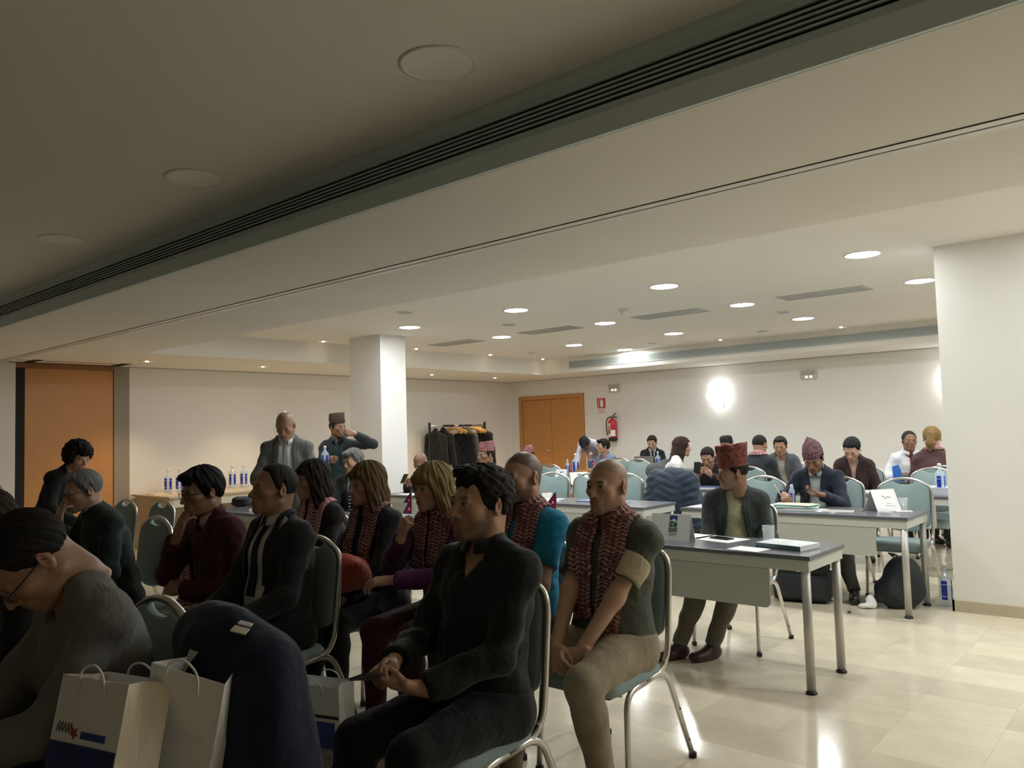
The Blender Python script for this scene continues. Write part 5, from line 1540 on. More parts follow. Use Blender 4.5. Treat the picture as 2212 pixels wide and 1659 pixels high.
tent(-7.02, 10.52, .28, .15, 20, 'white card behind the bald man’s crown, upper of two', 'small', d=.14); tent(-6.30, 9.0 - .42, .26, .16, 60, 'white card behind the bald man’s crown, lower of two', 'small', d=.12)
t = thing('laptop', 'open silver laptop with a glowing emblem on its lid', 'laptop', (-7.38, 12.05, TZ + .0005), math.radians(200))
b = MB(); b.poly(rrect(.33, .23, .012), .014, mat('aluminium', (.42, .41, .38), .35, metal=.7)); b.obj('keyboard_base', t)
lid = MB(); R = Matrix.Rotation(math.radians(72), 3, 'X'); lid.poly(rrect(.33, .225, .012), .007, mat('aluminium', (.42, .41, .38), .35, metal=.7), ((0, .155, .12), (1, 0, 0), R @ Vector((0, 1, 0)), R @ Vector((0, 0, 1)))); lo = lid.obj('lid', t)
e = MB(); nrm = R @ Vector((0, 0, 1)); e.poly([(.02 * math.cos(a) * (1.0 if abs(math.cos(a)) > .3 else .9), .022 * math.sin(a)) for a in np.linspace(0, 2 * PI, 18, endpoint=False)], .001, mat('glowing_emblem', (.9, .9, .95), .4, emit=((.9, .92, 1), 2.0)), (Vector((0, .155, .12)) - nrm * .0012, (1, 0, 0), R @ Vector((0, 1, 0)), nrm)); e.obj('emblem', lo)
bottle(-7.08, 11.95, 'blue-labelled water bottle in front of the laptop man, left', TZ, .31); bottle(-6.92, 12.02, 'blue-labelled water bottle in front of the laptop man, right', TZ, .29)
tumbler(-7.00, 12.12, 'clear glass between the two laptop bottles', 0)
sheet(-7.10, 8.40, .24, .17, 10, 'cream sheet on the left third-row table', M_PAPERW)
# sideboard things
for x, y, l in ((-11.02, 5.30, 'first'), (-10.93, 5.42, 'second'), (-11.02, 5.75, 'third'), (-10.92, 5.95, 'fourth'), (-11.02, 6.28, 'fifth'), (-10.94, 6.42, 'sixth')):
    bottle(x, y, 'water bottle on the sideboard, %s from the near end' % l, .752, .34, 'water bottles on the sideboard', .3)
for x, y, l in ((-10.70, 5.22, 'nearest'), (-10.62, 5.40, 'middle'), (-10.55, 5.62, 'farthest')):
    tumbler(x, y, 'upturned clear glass on the sideboard, %s of three' % l, 0, .752, .035, .07)
sheet(-10.55, 6.95, .21, .29, 20, 'pinkish sheet on the sideboard’s far end', mat('pink_paper', (.75, .62, .6), .6), .752); sheet(-10.9, 4.99 + .1, .21, .2, 5, 'flat napkin pile at the sideboard’s near end', M_PAPERW, .752, .012, 'napkin', 'napkin', None)

# ------------------------------------------------------------------ coats, bags
M_PUFF = fabric('navy_puffer', (.022, .034, .055), .15, .55, .25, 30)
M_COATBLK = fabric('black_wool', (.012, .013, .015), .2, .85, .4, 30)
M_COATNAVY = fabric('navy_wool', (.012, .016, .036), .15, .85, .3, 40)
M_COATGREY = fabric('grey_wool', (.085, .085, .085), .15, .85, .3, 40)
def quilted(name, prims, h, m, label, cat, amp=.014, per=.075, group=None, o_=(0, 0, 0)):
    F = Field(prims, h)
    X, Y, Z = F.grid()
    F.F = F.F + (amp * (.55 - np.abs(np.sin((Z + .25 * np.abs(X - o_[0]) + .035 * np.sin(13 * X) + .03 * np.sin(11 * Y + 7 * X)) * PI / per))) * (.65 + .35 * np.sin(23 * X + 17 * Y))).astype(np.float32)
    F.wrinkle(.004, 40, 5)
    V, Q = F.mesh(); V = relax(V, Q, 1, .3)
    o = link(name, np_mesh(name, V, Q, m)); props(o, label, cat, group); return o
cx, cy = -4.28, 7.50
quilted('quilted_jacket', [cone((cx - .17, cy, .90), (cx + .17, cy, .90), .12, .12, .06), ell((cx, cy - .04, .72), (.27, .13, .24), None, .06), ell((cx + .03, cy + .10, .62), (.29, .10, .30), None, .06),
        cone((cx + .22, cy, .86), (cx + .30, cy - .06, .45), .085, .06, .05), cone((cx - .20, cy, .86), (cx - .27, cy - .08, .60), .085, .07, .05), ell((cx + .0, cy + .02, .96), (.15, .09, .07), None, .05)], .012, M_PUFF, 'navy quilted jacket hung over a chair back', 'jacket', o_=(cx, cy, 0))
quilted('grey_coat', [cone((-5.62, 9.36, .88), (-5.26, 9.36, .88), .11, .11, .05), ell((-5.44, 9.34, .68), (.26, .12, .24), None, .06), ell((-5.40, 9.40, .97), (.17, .09, .07), None, .05)], .014, M_COATGREY, 'grey padded coat on a chair behind the navy jacket', 'coat', .006, .09)
# navy coat thrown over the front chair
cx, cy = -2.08, 1.17
soft('navy_coat', [cone((cx - .20, cy + .02, .885), (cx + .15, cy + .01, .875), .088, .085, .05), ell((cx - .01, cy + .06, .70), (.23, .075, .26), None, .05), ell((cx + .02, cy + .08, .42), (.24, .08, .34), None, .05),
     ell((cx, cy + .02, .925), (.16, .085, .058), None, .05), ell((cx, cy - .05, .72), (.20, .06, .22), None, .05), ell((cx + .08, cy + .07, .55), (.17, .075, .36), None, .08), cone((cx + .16, cy + .02, .86), (cx + .20, cy + .05, .34), .060, .070, .08), cone((cx + .18, cy + .05, .5), (cx + .27, cy + .06, .14), .075, .085, .10), cone((cx - .22, cy + .04, .86), (cx - .27, cy - .04, .62), .07, .05, .05)], .010, M_COATNAVY, 'long navy coat thrown over the front chair back', 'coat', wr=(.014, 19, 4))
tg = MB(); tg.box((-.022, -.002, -.012), (.022, .002, .012), M_PAPERW); tg.box((-.02, -.003, .02), (.018, .001, .034), M_PAPER)
q = tg.obj('care_label'); q.parent = bpy.data.objects['navy_coat']; q.location = (cx + .12, cy - .035, .966); q.rotation_euler = (-1.2, .2, .5)
# black coat and pink scarf on a chair in the second row
cx, cy = -4.78, 2.50
soft('black_coat', [cone((cx - .18, cy, .90), (cx + .18, cy, .90), .07, .07, .05), ell((cx, cy + .05, .66), (.25, .08, .28), None, .05), ell((cx + .04, cy + .07, .42), (.27, .09, .28), None, .05), cone((cx + .20, cy, .86), (cx + .27, cy - .03, .42), .075, .06, .05), ell((cx, cy - .08, .7), (.21, .05, .2), None, .05)], .014, M_COATBLK, 'black coat draped over a chair back in the second row', 'coat', wr=(.008, 22, 8))
SCARF = dhaka('dhaka_scarf', (.20, .085, .083), (.50, .33, .31), (.02, .015, .018), 34, 16)
SCARF2 = dhaka('dhaka_scarf_pink', (.42, .20, .21), (.62, .40, .40), (.03, .02, .025), 30, 6)
b = MB(); pts = [(-4.73, 2.40 + .005, .86), (-4.70, 2.385, .78), (-4.655, 2.37, .66), (-4.62, 2.36, .52), (-4.60, 2.36, .40)]
vs, fs, uv = [], [], []
pp = [Vector(p) for p in pts]; n = 24
cur = []
for i in range(n):
    f_ = i / (n - 1) * (len(pp) - 1); k = min(int(f_), len(pp) - 2); cur.append(pp[k].lerp(pp[k + 1], f_ - k))
for s_ in (0, 1):
    for j in range(4):
        for i, p in enumerate(cur): vs.append((p.x + (j / 3 - .5) * .13, p.y - .04 - .006 * math.sin(j * 2 + i * .4) + .008 * s_, p.z)); uv.append((i * .02 * 1.6, j / 3 * .11))
for j in range(3):
    for i in range(n - 1):
        a = j * n + i; q4 = (a, a + 1, a + n + 1, a + n); fs.append(q4[::-1]); fs.append(tuple(4 * n + k for k in q4))
o = link('folded_scarf', np_mesh('folded_scarf', vs, fs, SCARF2, True, uv=uv)); props(o, 'pink patterned scarf hanging on the black coat', 'scarf')

def paper_bag(loc, rz, w, d, h, label, deco, tilt=(0, 0), flare=.0, side=None):
    t = thing('paper_bag', label, 'bag', loc, 0, 'white printed paper bags'); t.rotation_euler = (math.radians(tilt[0]), math.radians(tilt[1]), math.radians(rz))
    th = .0015; hw, hd = w / 2, d / 2
    B = [(-hw, -hd), (hw, -hd), (hw, 0), (hw, hd), (-hw, hd), (-hw, 0)]
    Tp = [(-hw, -hd - flare), (hw, -hd - flare * .6), (hw - .03, 0), (hw, hd), (-hw, hd), (-hw + .03, 0)]
    vs = [(x, y, 0) for x, y in B] + [(x, y, h * .5) for x, y in B] + [(x, y, h) for x, y in Tp]
    ins = lambda P, e: [(x - e * (1 if x > 0 else -1), y - e * (1 if y > 0 else (-1 if y < 0 else 0)), z) for x, y, z in P]
    vi = ins(vs, th)
    nm = ['front', 'side_panel', 'side_panel', 'back', 'side_panel', 'side_panel']
    for i, nme in enumerate(nm):
        j = (i + 1) % 6
        b = MB()
        q = [vs[i], vs[j], vs[6 + j], vs[6 + i], vs[12 + j], vs[12 + i], vi[i], vi[j], vi[6 + j], vi[6 + i], vi[12 + j], vi[12 + i]]
        b.add(q, [(0, 1, 2, 3), (3, 2, 4, 5), (7, 6, 9, 8), (8, 9, 11, 10), (5, 4, 10, 11), (0, 6, 7, 1)], (side if (side and 'side' in nme) else M_PAPER))
        b.obj(nme, t)
    b = MB(); b.box((-hw + th, -hd + th, 0), (hw - th, hd - th, th), M_PAPER); b.obj('bottom', t)
    for s_ in (-1, 1):
        b = MB(); y = s_ * hd - (flare if s_ < 0 else 0)
        b.tube(round_path([(-.05, y - s_ * .0 + s_ * .004, h - .04), (-.05, y + s_ * .004, h + .02), (-.01, y + s_ * .004, h + .035), (.04, y + s_ * .01, h + .015), (.05, y + s_ * .004, h - .04)], .03), .003, M_WHITEPL, 6); b.obj('cord_handle', t)
    p = MB(); f = lambda x, z: (Vector((x, -hd - .0012 - flare * max(z / h - .5, 0) * 2, z)), (1, 0, 0), (0, flare / h * -2 if z > h * .5 else 0, 1), (0, -1, 0))
    if deco == 'flyer':
        for k, a in enumerate((.0, .012, .024, .036, .046)):
            p.tube([f(-hw * .86 + a, h * .65)[0], f(-hw * .86 + a + .008, h * .65 + .022)[0], f(-hw * .86 + a + .010, h * .65 + .002)[0]], .0016, mat('mauve_print', (.20, .16, .24), .5), 5)
        star = [((.016 if i % 2 else .007) * math.cos(i * PI / 5 + .3), (.016 if i % 2 else .007) * math.sin(i * PI / 5 + .3)) for i in range(10)]
        p.poly([(x, z) for x, z in star], .0008, mat('dull_red', (.35, .05, .03), .5), f(-hw * .86 + .066, h * .655))
        p.poly([(0, 0), (w * .36, 0), (w * .36, .016), (0, .016)], .0008, M_BLUEINK, f(-hw * .1, h * .63))
        p.poly([(-hw * .98, 0), (hw * .98, 0), (hw * .98, h * .58), (-hw * .98, h * .58)], .0008, mat('deep_blue_photo', (.02, .035, .15), .4, var=.5, vscale=14), f(0, .004))
    elif deco == 'rock':
        p.poly([(-hw * .98, 0), (hw * .98, 0), (hw * .98, .012), (-hw * .98, .012)], .0008, M_INK, f(0, h * .66))
        p.poly([(-hw * .8, 0), (hw * .8, 0), (hw * .8, h * .28), (-hw * .8, h * .28)], .0008, mat('sky_print', (.05, .07, .32), .4, var=.3, vscale=16), f(0, h * .34))
        p.poly([(-hw * .8, 0), (hw * .8, 0), (hw * .8, h * .20), (-hw * .8, h * .20)], .0008, mat('rock_print', (.35, .34, .32), .5, var=.6, vscale=60), f(0, h * .14))
    if deco: p.obj('print', t)
    return t
paper_bag((-2.08, .80, .52), 15, .24, .13, .37, 'white paper bag with a blue printed band, nearest the camera', 'flyer', (-13, 0), .0, M_PAPERW)
paper_bag((-2.06, 1.00, .54), 28, .20, .11, .36, 'open white paper bag leaning on the navy coat', None, (-4, 15), .05)
soft('black_handbag', [ell((-2.02, .97, .52), (.17, .12, .06), None, .03), ell((-1.98, .92, .50), (.12, .14, .04), None, .03)], .012, mat('black_leather', (.012, .012, .012), .4, bump=.1, bscale=60), 'black bag lying flat on the front chair under the paper bag', 'bag', wr=(.004, 30, 6))
paper_bag((-2.98, 2.12, .004), 18, .25, .11, .40, 'white paper bag with a blue sky print on the floor', 'rock', (0, 0), .01)
soft('red_bag', [ell((-3.50, 2.62, .74), (.16, .15, .10), None, .05), ell((-3.40, 2.55, .79), (.10, .09, .08), None, .05), ell((-3.62, 2.66, .72), (.10, .10, .08), None, .05)], .012, fabric('red_nylon', (.36, .045, .025), .12, .6, .3, 30), 'bright red soft bag on the lap of the long-haired woman', 'bag', wr=(.010, 26, 2))
soft('black_satchel', [ell((-3.72, 1.98, .58), (.13, .06, .10), None, .03), ell((-3.74, 1.94, .60), (.10, .05, .05), None, .02)], .010, mat('black_leather', (.012, .012, .012), .4, bump=.1, bscale=60), 'black leather satchel with rings beside the suited man', 'bag', wr=(.003, 30, 3))
b = MB(); b.tube([(.016 * math.cos(a), 0, .016 * math.sin(a)) for a in np.linspace(0, 2 * PI, 16, endpoint=False)], .003, M_CHROME, 6, closed=True); q = b.obj('metal_ring'); q.parent = bpy.data.objects['black_satchel']; q.location = (-3.62, 1.97, .68)
# floor things
o = thing('suitcase', 'black wheeled case on the floor under the second table', 'suitcase', (-2.60, 6.66, 0), math.radians(12))
M_NYL = mat('black_nylon', (.018, .022, .026), .7, bump=.2, bscale=80)
b = MB(); b.box((-.22, -.16, .012), (.22, .16, .235), M_NYL, .035); b.obj('main_box', o)
b = MB(); b.box((-.20, -.14, .222), (.20, .14, .30), M_NYL, .03); b.obj('lid', o)
b = MB(); b.box((-.19, -.185, .04), (.19, -.155, .20), M_NYL, .012); b.obj('front_pocket', o)
b = MB(); b.tube(round_path([(-.08, 0, .298), (-.08, 0, .325), (.08, 0, .325), (.08, 0, .298)], .02), .009, M_BLACKPL, 6); b.obj('handle', o)
b = MB(); b.box((-.03, -.150, .25), (.0, -.144, .275), M_PAPERW); b.obj('tag', o)
for sx in (-1, 1): b = MB(); b.lathe([(.018, -.012), (.018, .012)], M_RUBBER, 12, (sx * .18, .12, .018), axis=(1, 0, 0)); b.obj('wheel', o)
soft('backpack', [ell((-1.87, 6.77, .15), (.16, .13, .17), None, .06), ell((-1.86, 6.79, .27), (.115, .10, .13), None, .06), ell((-1.93, 6.70, .12), (.11, .08, .12), None, .05), ell((-1.80, 6.80, .20), (.09, .09, .16), None, .05), cone((-2.08, 6.68, .04), (-1.98, 6.66, .08), .025, .04, .04)], .010, M_NYL, 'black backpack slumped on the floor by a table leg', 'backpack', wr=(.008, 24, 6), cuts=((V3(0, 0, .003), V3(0, 0, -1)),))
b = MB(); b.tube([(-1.90, 6.72, .40), (-1.92, 6.68, .43), (-1.86, 6.66, .42), (-1.84, 6.70, .39)], .008, M_BLACKPL, 6); q = b.obj('strap_loop'); q.parent = bpy.data.objects['backpack']
soft('paper_napkin', [ell((-2.05, 6.62, .05), (.04, .035, .055), None, .03), ell((-2.10, 6.58, .022), (.05, .035, .02), None, .02)], .008, M_PAPER, 'crumpled white tissue on the floor beside the backpack', 'tissue', wr=(.008, 60, 2), cuts=((V3(0, 0, .002), V3(0, 0, -1)),))
bottle(-1.61, 7.02, 'water bottle standing on the floor against the right column', .0, .33)
o = MB(); o.lathe([(.012, .0005), (.016, .008), (.01, .016), (0, .018)], mat('brown_nut', (.10, .06, .04), .6), 10); q = o.obj('bottle_stopper'); q.location = (-2.14, 6.36, 0); props(q, 'tiny brown stopper lying on the floor before the second table', 'stopper')

o = thing('blue_card', 'blue pennant card standing beside the white-shirted man', 'card', (-2.78, 10.22, TZ + .0005), math.radians(35))
b = MB(); b.add([(-.06, 0, 0), (.07, 0, 0), (.02, .03, .19), (-.055, .03, .17), (-.06, .003, 0), (.07, .003, 0), (.02, .033, .19), (-.055, .033, .17)], [(0, 1, 2, 3), (7, 6, 5, 4), (0, 4, 5, 1), (1, 5, 6, 2), (2, 6, 7, 3), (3, 7, 4, 0)], mat('bright_blue_card', (.03, .14, .50), .4)); b.obj('sheet', o)
b = MB(); b.box((-.02, .02, 0), (.02, .06, .005), M_PAPER); b.obj('foot', o)
soft('grey_bundle', [ell((-2.52, 10.20, .80), (.22, .12, .055), None, .04), ell((-2.40, 10.16, .82), (.14, .10, .05), None, .04)], .014, M_COATGREY, 'folded grey jacket on the table before the white-shirted man', 'jacket', wr=(.008, 30, 9))
# coat rack
def coat_rack():
    t = thing('coat_rack', 'black metal coat rack in front of the left wall', 'coat rack', (-10.98, 11.05, 0))
    for y in (-.76, .76):
        b = MB(); b.box((-.018, y - .018, .05), (.018, y + .018, 1.68), M_BLACKPL, .004); b.obj('post', t)
        b = MB(); b.box((-.24, y - .02, .03), (.24, y + .02, .06), M_BLACKPL, .004); b.obj('foot', t)
    b = MB(); b.tube([(0, -.75, 1.615), (0, .75, 1.615)], .014, M_CHROME, 10); b.obj('rail', t)
    b = MB(); b.tube([(0, -.75, .12), (0, .75, .12)], .012, M_BLACKPL, 8); b.obj('lower_bar', t)
    for y0, y1 in ((-.42, -.12), (.02, .36)):
        b = MB(); b.tube([(0, y0, 1.615), (0, y1, 1.615)], .022, M_BLACKPL, 10); b.obj('rail_sleeve', t)
coat_rack()
def hanger_mb(wood):
    m = mat('hanger_wood', srgb(205, 158, 96), .4, var=.06) if wood else M_BLACKPL
    b = MB(); b.tube([(-.22, 0, -.14), (-.17, 0, -.095), (-.08, 0, -.055), (0, 0, -.045), (.08, 0, -.055), (.17, 0, -.095), (.22, 0, -.14)], [.034, .032, .026, .022, .026, .032, .034], m, 8, [.013] * 7, up=(0, 1, 0))
    b.tube([(-.20, 0, -.135), (.20, 0, -.135)], .006, m, 6)
    return b
def hook_mb():
    b = MB(); b.tube([(0, 0, -.045), (0, 0, -.012), (.016, 0, .004), (.012, 0, .02), (0, 0, .0225), (-.012, 0, .018)], .0028, M_CHROME, 6); return b
for i, (y, lab) in enumerate(((10.86, 'empty pale wooden hanger, nearest on the rack'), (10.98, 'empty pale wooden hanger, second on the rack'), (11.42, 'empty pale wooden hanger, third on the rack'), (11.52, 'empty pale wooden hanger, farthest on the rack'))):
    h = thing('wooden_hanger', lab, 'hanger', (-10.98, y, 1.607), math.radians(38), 'empty wooden hangers'); hanger_mb(True).obj('wooden_bar', h); hook_mb().obj('hook', h)
for i, (y, L, wd, lab) in enumerate(((10.44, .95, .25, 'long black coat at the rack’s near end'), (10.64, .80, .23, 'black padded coat second on the rack'), (11.20, 1.0, .24, 'long black coat in the middle of the rack'), (11.30, .85, .23, 'charcoal coat just past the middle of the rack'), (11.74, .75, .25, 'short black coat at the rack’s far end'))):
    P = [cone((0, 0, -.10), (.19, 0, -.19), .050, .055, .05), cone((0, 0, -.10), (-.19, 0, -.19), .050, .055, .05), cone((0, .0, -.06), (0, 0, -.12), .045, .06, .03), ell((0, 0, -.42), (.21, .075, .30), None, .06), ell((0, 0, -L * .72), (wd, .08, L * .32), None, .06)]
    for s_ in (-1, 1): P.append(cone((s_ * .20, 0, -.20), (s_ * .27, .02, -.74), .068, .052, .025))
    P = [((p[0], p[1] + V3(-10.98, y, 1.60), p[2] + V3(-10.98, y, 1.60)) + p[3:]) if p[0] == 'c' else ((p[0], p[1] + V3(-10.98, y, 1.60)) + p[2:]) for p in P]
    if i == 1: o = quilted('hanging_coat', P, .016, M_COATBLK, lab, 'coat', .010, .085, 'coats on the rack', (-10.98, 0, 0))
    else: o = soft('hanging_coat', P, .016, M_COATBLK if i != 3 else M_COATGREY, lab, 'coat', 'coats on the rack', (.007, 24, i))
    k = hook_mb(); q = k.obj('hanger_hook', o); q.location = (-10.98, y, 1.607)

# ------------------------------------------------------------------ the people
HAT_RED = dhaka('dhaka_hat_rust', (.15, .048, .038), (.215, .078, .055), (.07, .022, .02), 11, 4)
HAT_PINK = dhaka('dhaka_hat_pink', (.24, .085, .09), (.55, .33, .33), (.03, .015, .02), 16, 12)
HAT_PLUM = dhaka('dhaka_hat_plum', (.12, .06, .066), (.33, .21, .21), (.02, .012, .018), 18, 11)
HAT_DARK = mat('black_felt', (.012, .012, .014), .9)
HAT_BROWN = dhaka('dhaka_hat_brown', (.055, .036, .03), (.14, .095, .075), (.015, .01, .012), 18, 12)
DK = (.014, .011, .010); BRN = (.045, .026, .016); GREY = (.22, .22, .22)
SC_LONG = [(.055, .17, -.47), (.07, .15, -.3), (.078, .13, -.12), (.07, .06, .0), (.055, -.04, .045), (0, -.075, .06), (-.055, -.04, .045), (-.07, .06, 0), (-.078, .13, -.12), (-.07, .15, -.3), (-.05, .17, -.40)]
SC_SHORT = [(.060, .16, -.32), (.075, .13, -.12), (.07, .06, .0), (.055, -.04, .045), (0, -.075, .06), (-.055, -.04, .045), (-.07, .06, 0), (-.075, .13, -.12), (-.07, .15, -.28)]
def scarf(pts=SC_SHORT, m=None, w_=.105): return dict(pts=pts, mat=m or SCARF, w=w_)
def jacket(col, inner=(.62, .62, .62), op=None, **k):
    return dict(dict(kind='jacket', col=col, ease=.016, open=op or [(-.1, .045), (0, .062), (.08, .055), (.34, .004)], inner=inner, collar=inner), **k)
OPEN = [(-.1, .045), (0, .062), (.2, .075), (.5, .09)]

# --- first row, dim
person('person in a grey sweater with tied dark hair and glasses, bent forward', -2.43, 1.0, 0, hs=1.06, lean=2, bend=16, head=(-4, 54, 0), kind='f', hair='tied', hairc=DK, skin='tan', glasses=(.01, .01, .01),
       top=dict(kind='sweater', col=(.17, .165, .155), ease=.018), legs=dict(col=(.015, .015, .02)), hands=dict(L=dict(at=(.02, -.44, .66)), R=dict(at=(-.08, -.46, .66))), res=0)
person('person with dark hair leaning forward beyond the grey sweater', -3.12, 1.02, 0, lean=2, bend=14, head=(10, 20, 0), hair='full', hairc=BRN, skin='tan', top=dict(kind='shirt', col=(.012, .012, .013)), res=1)
person('grey-haired person cut by the photo’s left edge', -4.20, 1.28, 0, lean=4, bend=10, head=(10, 10, 0), hair='short', hairc=(.30, .29, .27), top=dict(kind='shirt', col=(.03, .03, .03)), res=1)
# --- second row, dim
person('bearded man in a black shirt looking ahead and holding a phone', -1.94, 2.03, 0, hs=1.05, lean=-9, bend=6, head=(-9, -3, 0), hair='spiky', hairc=(.016, .012, .009), beard=((.05, .03, .02), .62), skin='light', fat=1.08,
       top=dict(kind='shirt', col=(.014, .016, .016), collar=(.018, .019, .02), ease=.014, neck=[(-.2, .060), (-.02, .060), (.03, .045), (.10, .0)]), legs=dict(col=(.008, .008, .009)),
       hands=dict(L=dict(at=(.05, -.31, .675), dir=(-.75, -.62, .15), palm=(-.2, .1, 1), pose='hold'), R=dict(at=(-.10, -.30, .735), dir=(.25, -.9, -.1), palm=(.35, .1, -.9), pose='fist')),
       feet=dict(L=(.10, -.44, .085), R=(-.16, -.50, .085)), res=0)
phone((-2.00, 1.585, .722), 'black phone held in the lap of the man in black', (math.radians(-20), math.radians(8), math.radians(70)))
person('man in a dark suit and white shirt sitting in profile', -3.46, 2.20, 0, lean=-6, bend=6, head=(-10, -4, 0), hair='receding', hairc=(.022, .018, .015), skin='tan', fat=1.18, s=1.0,
       top=jacket((.017, .018, .018), (.60, .58, .54), [(-.1, .07), (0, .10), (.14, .095), (.32, .08), (.5, .11)]), tie=(.012, .012, .022), legs=dict(col=(.012, .012, .013)), hands=dict(L=dict(at=(.10, -.30, .64)), R=dict(at=(-.08, -.34, .64))), res=0)
person('man in a maroon sweater with glasses resting his face on a hand', -4.02, 2.27, 0, lean=7, bend=6, head=(2, 10, 0), hair='full', hairc=DK, skin='tan', glasses=(.01, .01, .01),
       top=dict(kind='sweater', col=(.075, .016, .022), collar=(.6, .55, .53), ease=.018), legs=dict(col=(.012, .012, .013)),
       hands=dict(R=dict(at=(-.02, -.285, .965), dir=(.15, .25, 1), palm=(.1, 1, .1), pose='relaxed', pole=(-.2, -.8, -1)), L=dict(at=(-.02, -.26, .70), dir=(-1, -.2, .1), palm=(0, .9, -.4), pose='fist')), res=0)
person('grey-haired man with glasses in a dark green jacket', -5.21, 2.17, 0, lean=6, bend=14, head=(0, 14, 0), hair='short', hairc=(.19, .19, .18), beard=((.20, .19, .18), .4), skin='fair', glasses=(.02, .02, .02),
       top=dict(kind='coat', col=(.022, .034, .032), ease=.018), res=1, hands=dict(R=dict(at=(-.02, -.33, .98), dir=(.1, .1, 1), palm=(0, 1, 0), pose='relaxed', pole=(-.3, -.6, -1))))
person('person with curly dark hair standing before the orange panel', -7.16, 2.46, 112, sit=False, s=.905, lean=18, bend=16, head=(-10, 18, 0), kind='f', hair='curly', hairc=(.010, .007, .006), skin='fair', top=dict(kind='sweater', col=(.010, .010, .010)), res=1,
       hands=dict(L=dict(at=(.12, -.42, .85)), R=dict(at=(-.12, -.42, .85))))
# --- third row, dim
person('bald man in a green and tan shirt with a long patterned scarf', -1.99, 2.92, 0, lean=-8, bend=8, head=(-2, 0, 0), hair=None, skin='light', buzz=((.06, .045, .04), .35), beard=((.09, .06, .045), .35), s=1.0, fat=1.12,
       top=dict(kind='tshirt', col=(.075, .08, .062), sleeve='short', ease=.014, patch=(.46, .38, .26)), legs=dict(col=(.30, .25, .17)), scarf=scarf(SC_LONG, None, .115), shoe=(.03, .028, .025),
       hands=dict(L=dict(at=(.05, -.31, .575), dir=(-.55, -.55, -.55), palm=(-.7, .5, -.5), pose='grip'), R=dict(at=(-.06, -.33, .575), dir=(.55, -.6, -.5), palm=(.6, .5, -.5), pose='grip')),
       feet=dict(L=(.14, -.30, .085), R=(-.26, -.40, .085)), res=0)
person('bearded man in a bright blue T-shirt and patterned scarf', -2.54, 2.99, 0, s=1.04, lean=-8, bend=8, head=(-6, 2, 0), hair=None, hairc=(.03, .022, .016), skin='light', buzz=((.035, .024, .018), .8), beard=((.06, .035, .022), .75),
       top=dict(kind='tshirt', col=(.012, .20, .34), sleeve='short', ease=.014), legs=dict(col=(.02, .02, .025)), scarf=scarf(SC_LONG, None, .12), hands=dict(L=dict(at=(.08, -.34, .66)), R=dict(at=(-.1, -.34, .66))), res=0)
person('blond woman in purple with a scarf, hand on chin', -3.02, 2.97, 0, lean=4, bend=8, head=(-4, 4, 0), kind='f', hair='blond', hairc=(.26, .185, .075), skin='fair', s=.98,
       top=dict(kind='sweater', col=(.075, .018, .075), ease=.014), legs=dict(col=(.055, .014, .022)), scarf=scarf(SC_SHORT, None, .13),
       hands=dict(R=dict(at=(-.02, -.33, .96), dir=(.25, .1, 1), palm=(.2, 1, 0), pose='fist', pole=(-.5, -.6, -1)), L=dict(at=(.02, -.42, .77), dir=(-.75, -.65, -.05), palm=(-.3, .2, -1), pose='relaxed', pole=(.8, .4, -.7))), res=0)
person('woman with long light brown hair and dark cardigan in profile', -3.63, 2.98, 0, lean=-1, bend=8, head=(-6, 4, 0), kind='f', hair='long', hairc=(.12, .075, .035), skin='fair', s=.97,
       top=dict(kind='sweater', col=(.016, .018, .022), ease=.018), legs=dict(col=(.012, .012, .013)), scarf=scarf(SC_SHORT, None, .09), res=0, feet=dict(L=(.16, -.42, .085), R=(-.02, -.44, .085)), shoe=(.12, .02, .06))
person('woman with long dark fringed hair and a pink scarf', -4.20, 3.01, 0, lean=-1, bend=8, head=(-8, 4, 0), kind='f', hair='long', hairc=(.020, .012, .010), skin='fair', s=.98,
       top=dict(kind='sweater', col=(.016, .014, .014), ease=.016), scarf=scarf(SC_SHORT, SCARF2, .12), res=1)
# --- standing guests on the left
person('bald man in a grey suit standing and reading a small paper', -6.17, 4.05, 50, sit=False, s=1.0, lean=0, bend=6, head=(-8, 30, 0), hair=None, hairc=(.06, .05, .045), buzz=((.10, .08, .07), .35), skin='tan', fat=1.08,
       top=jacket((.115, .125, .122), (.76, .77, .78), [(-.1, .05), (0, .08), (.12, .085), (.38, .06), (.7, .08)], long=True), tie=(.32, .36, .37), legs=dict(col=(.09, .095, .095)),
       hands=dict(L=dict(at=(.11, -.33, 1.16), dir=(-.75, -.6, .1), palm=(-.1, .2, 1), pose='hold'), R=dict(at=(-.12, -.33, 1.16), dir=(.75, -.6, .1), palm=(.1, .2, 1), pose='hold')), res=1)
q = sheet(-5.965, 3.80, .16, .11, 50, 'small white paper held by the standing bald man', z=1.205); q.rotation_euler = (math.radians(-20), 0, math.radians(50))
person('man in a woven cap standing by the column drinking from a cup', -7.66, 5.72, 40, sit=False, s=.985, lean=0, bend=4, head=(48, 0, 0), hair='short', hairc=DK, skin='brown', hat=('tall', HAT_BROWN), beard=((.03, .02, .015), .25),
       top=jacket((.022, .027, .032), (.016, .030, .034), OPEN, long=True, lapel=True), legs=dict(col=(.02, .02, .022)),
       hands=dict(L=dict(at=(.25, -.25, 1.49), dir=(-.75, -.45, .25), palm=(-.3, .5, -.3), pose='grip', pole=(1, .05, -.15)), R=dict(at=(-.05, -.28, 1.20), dir=(.55, -.8, .1), palm=(.8, .4, 0), pose='grip')), res=1)
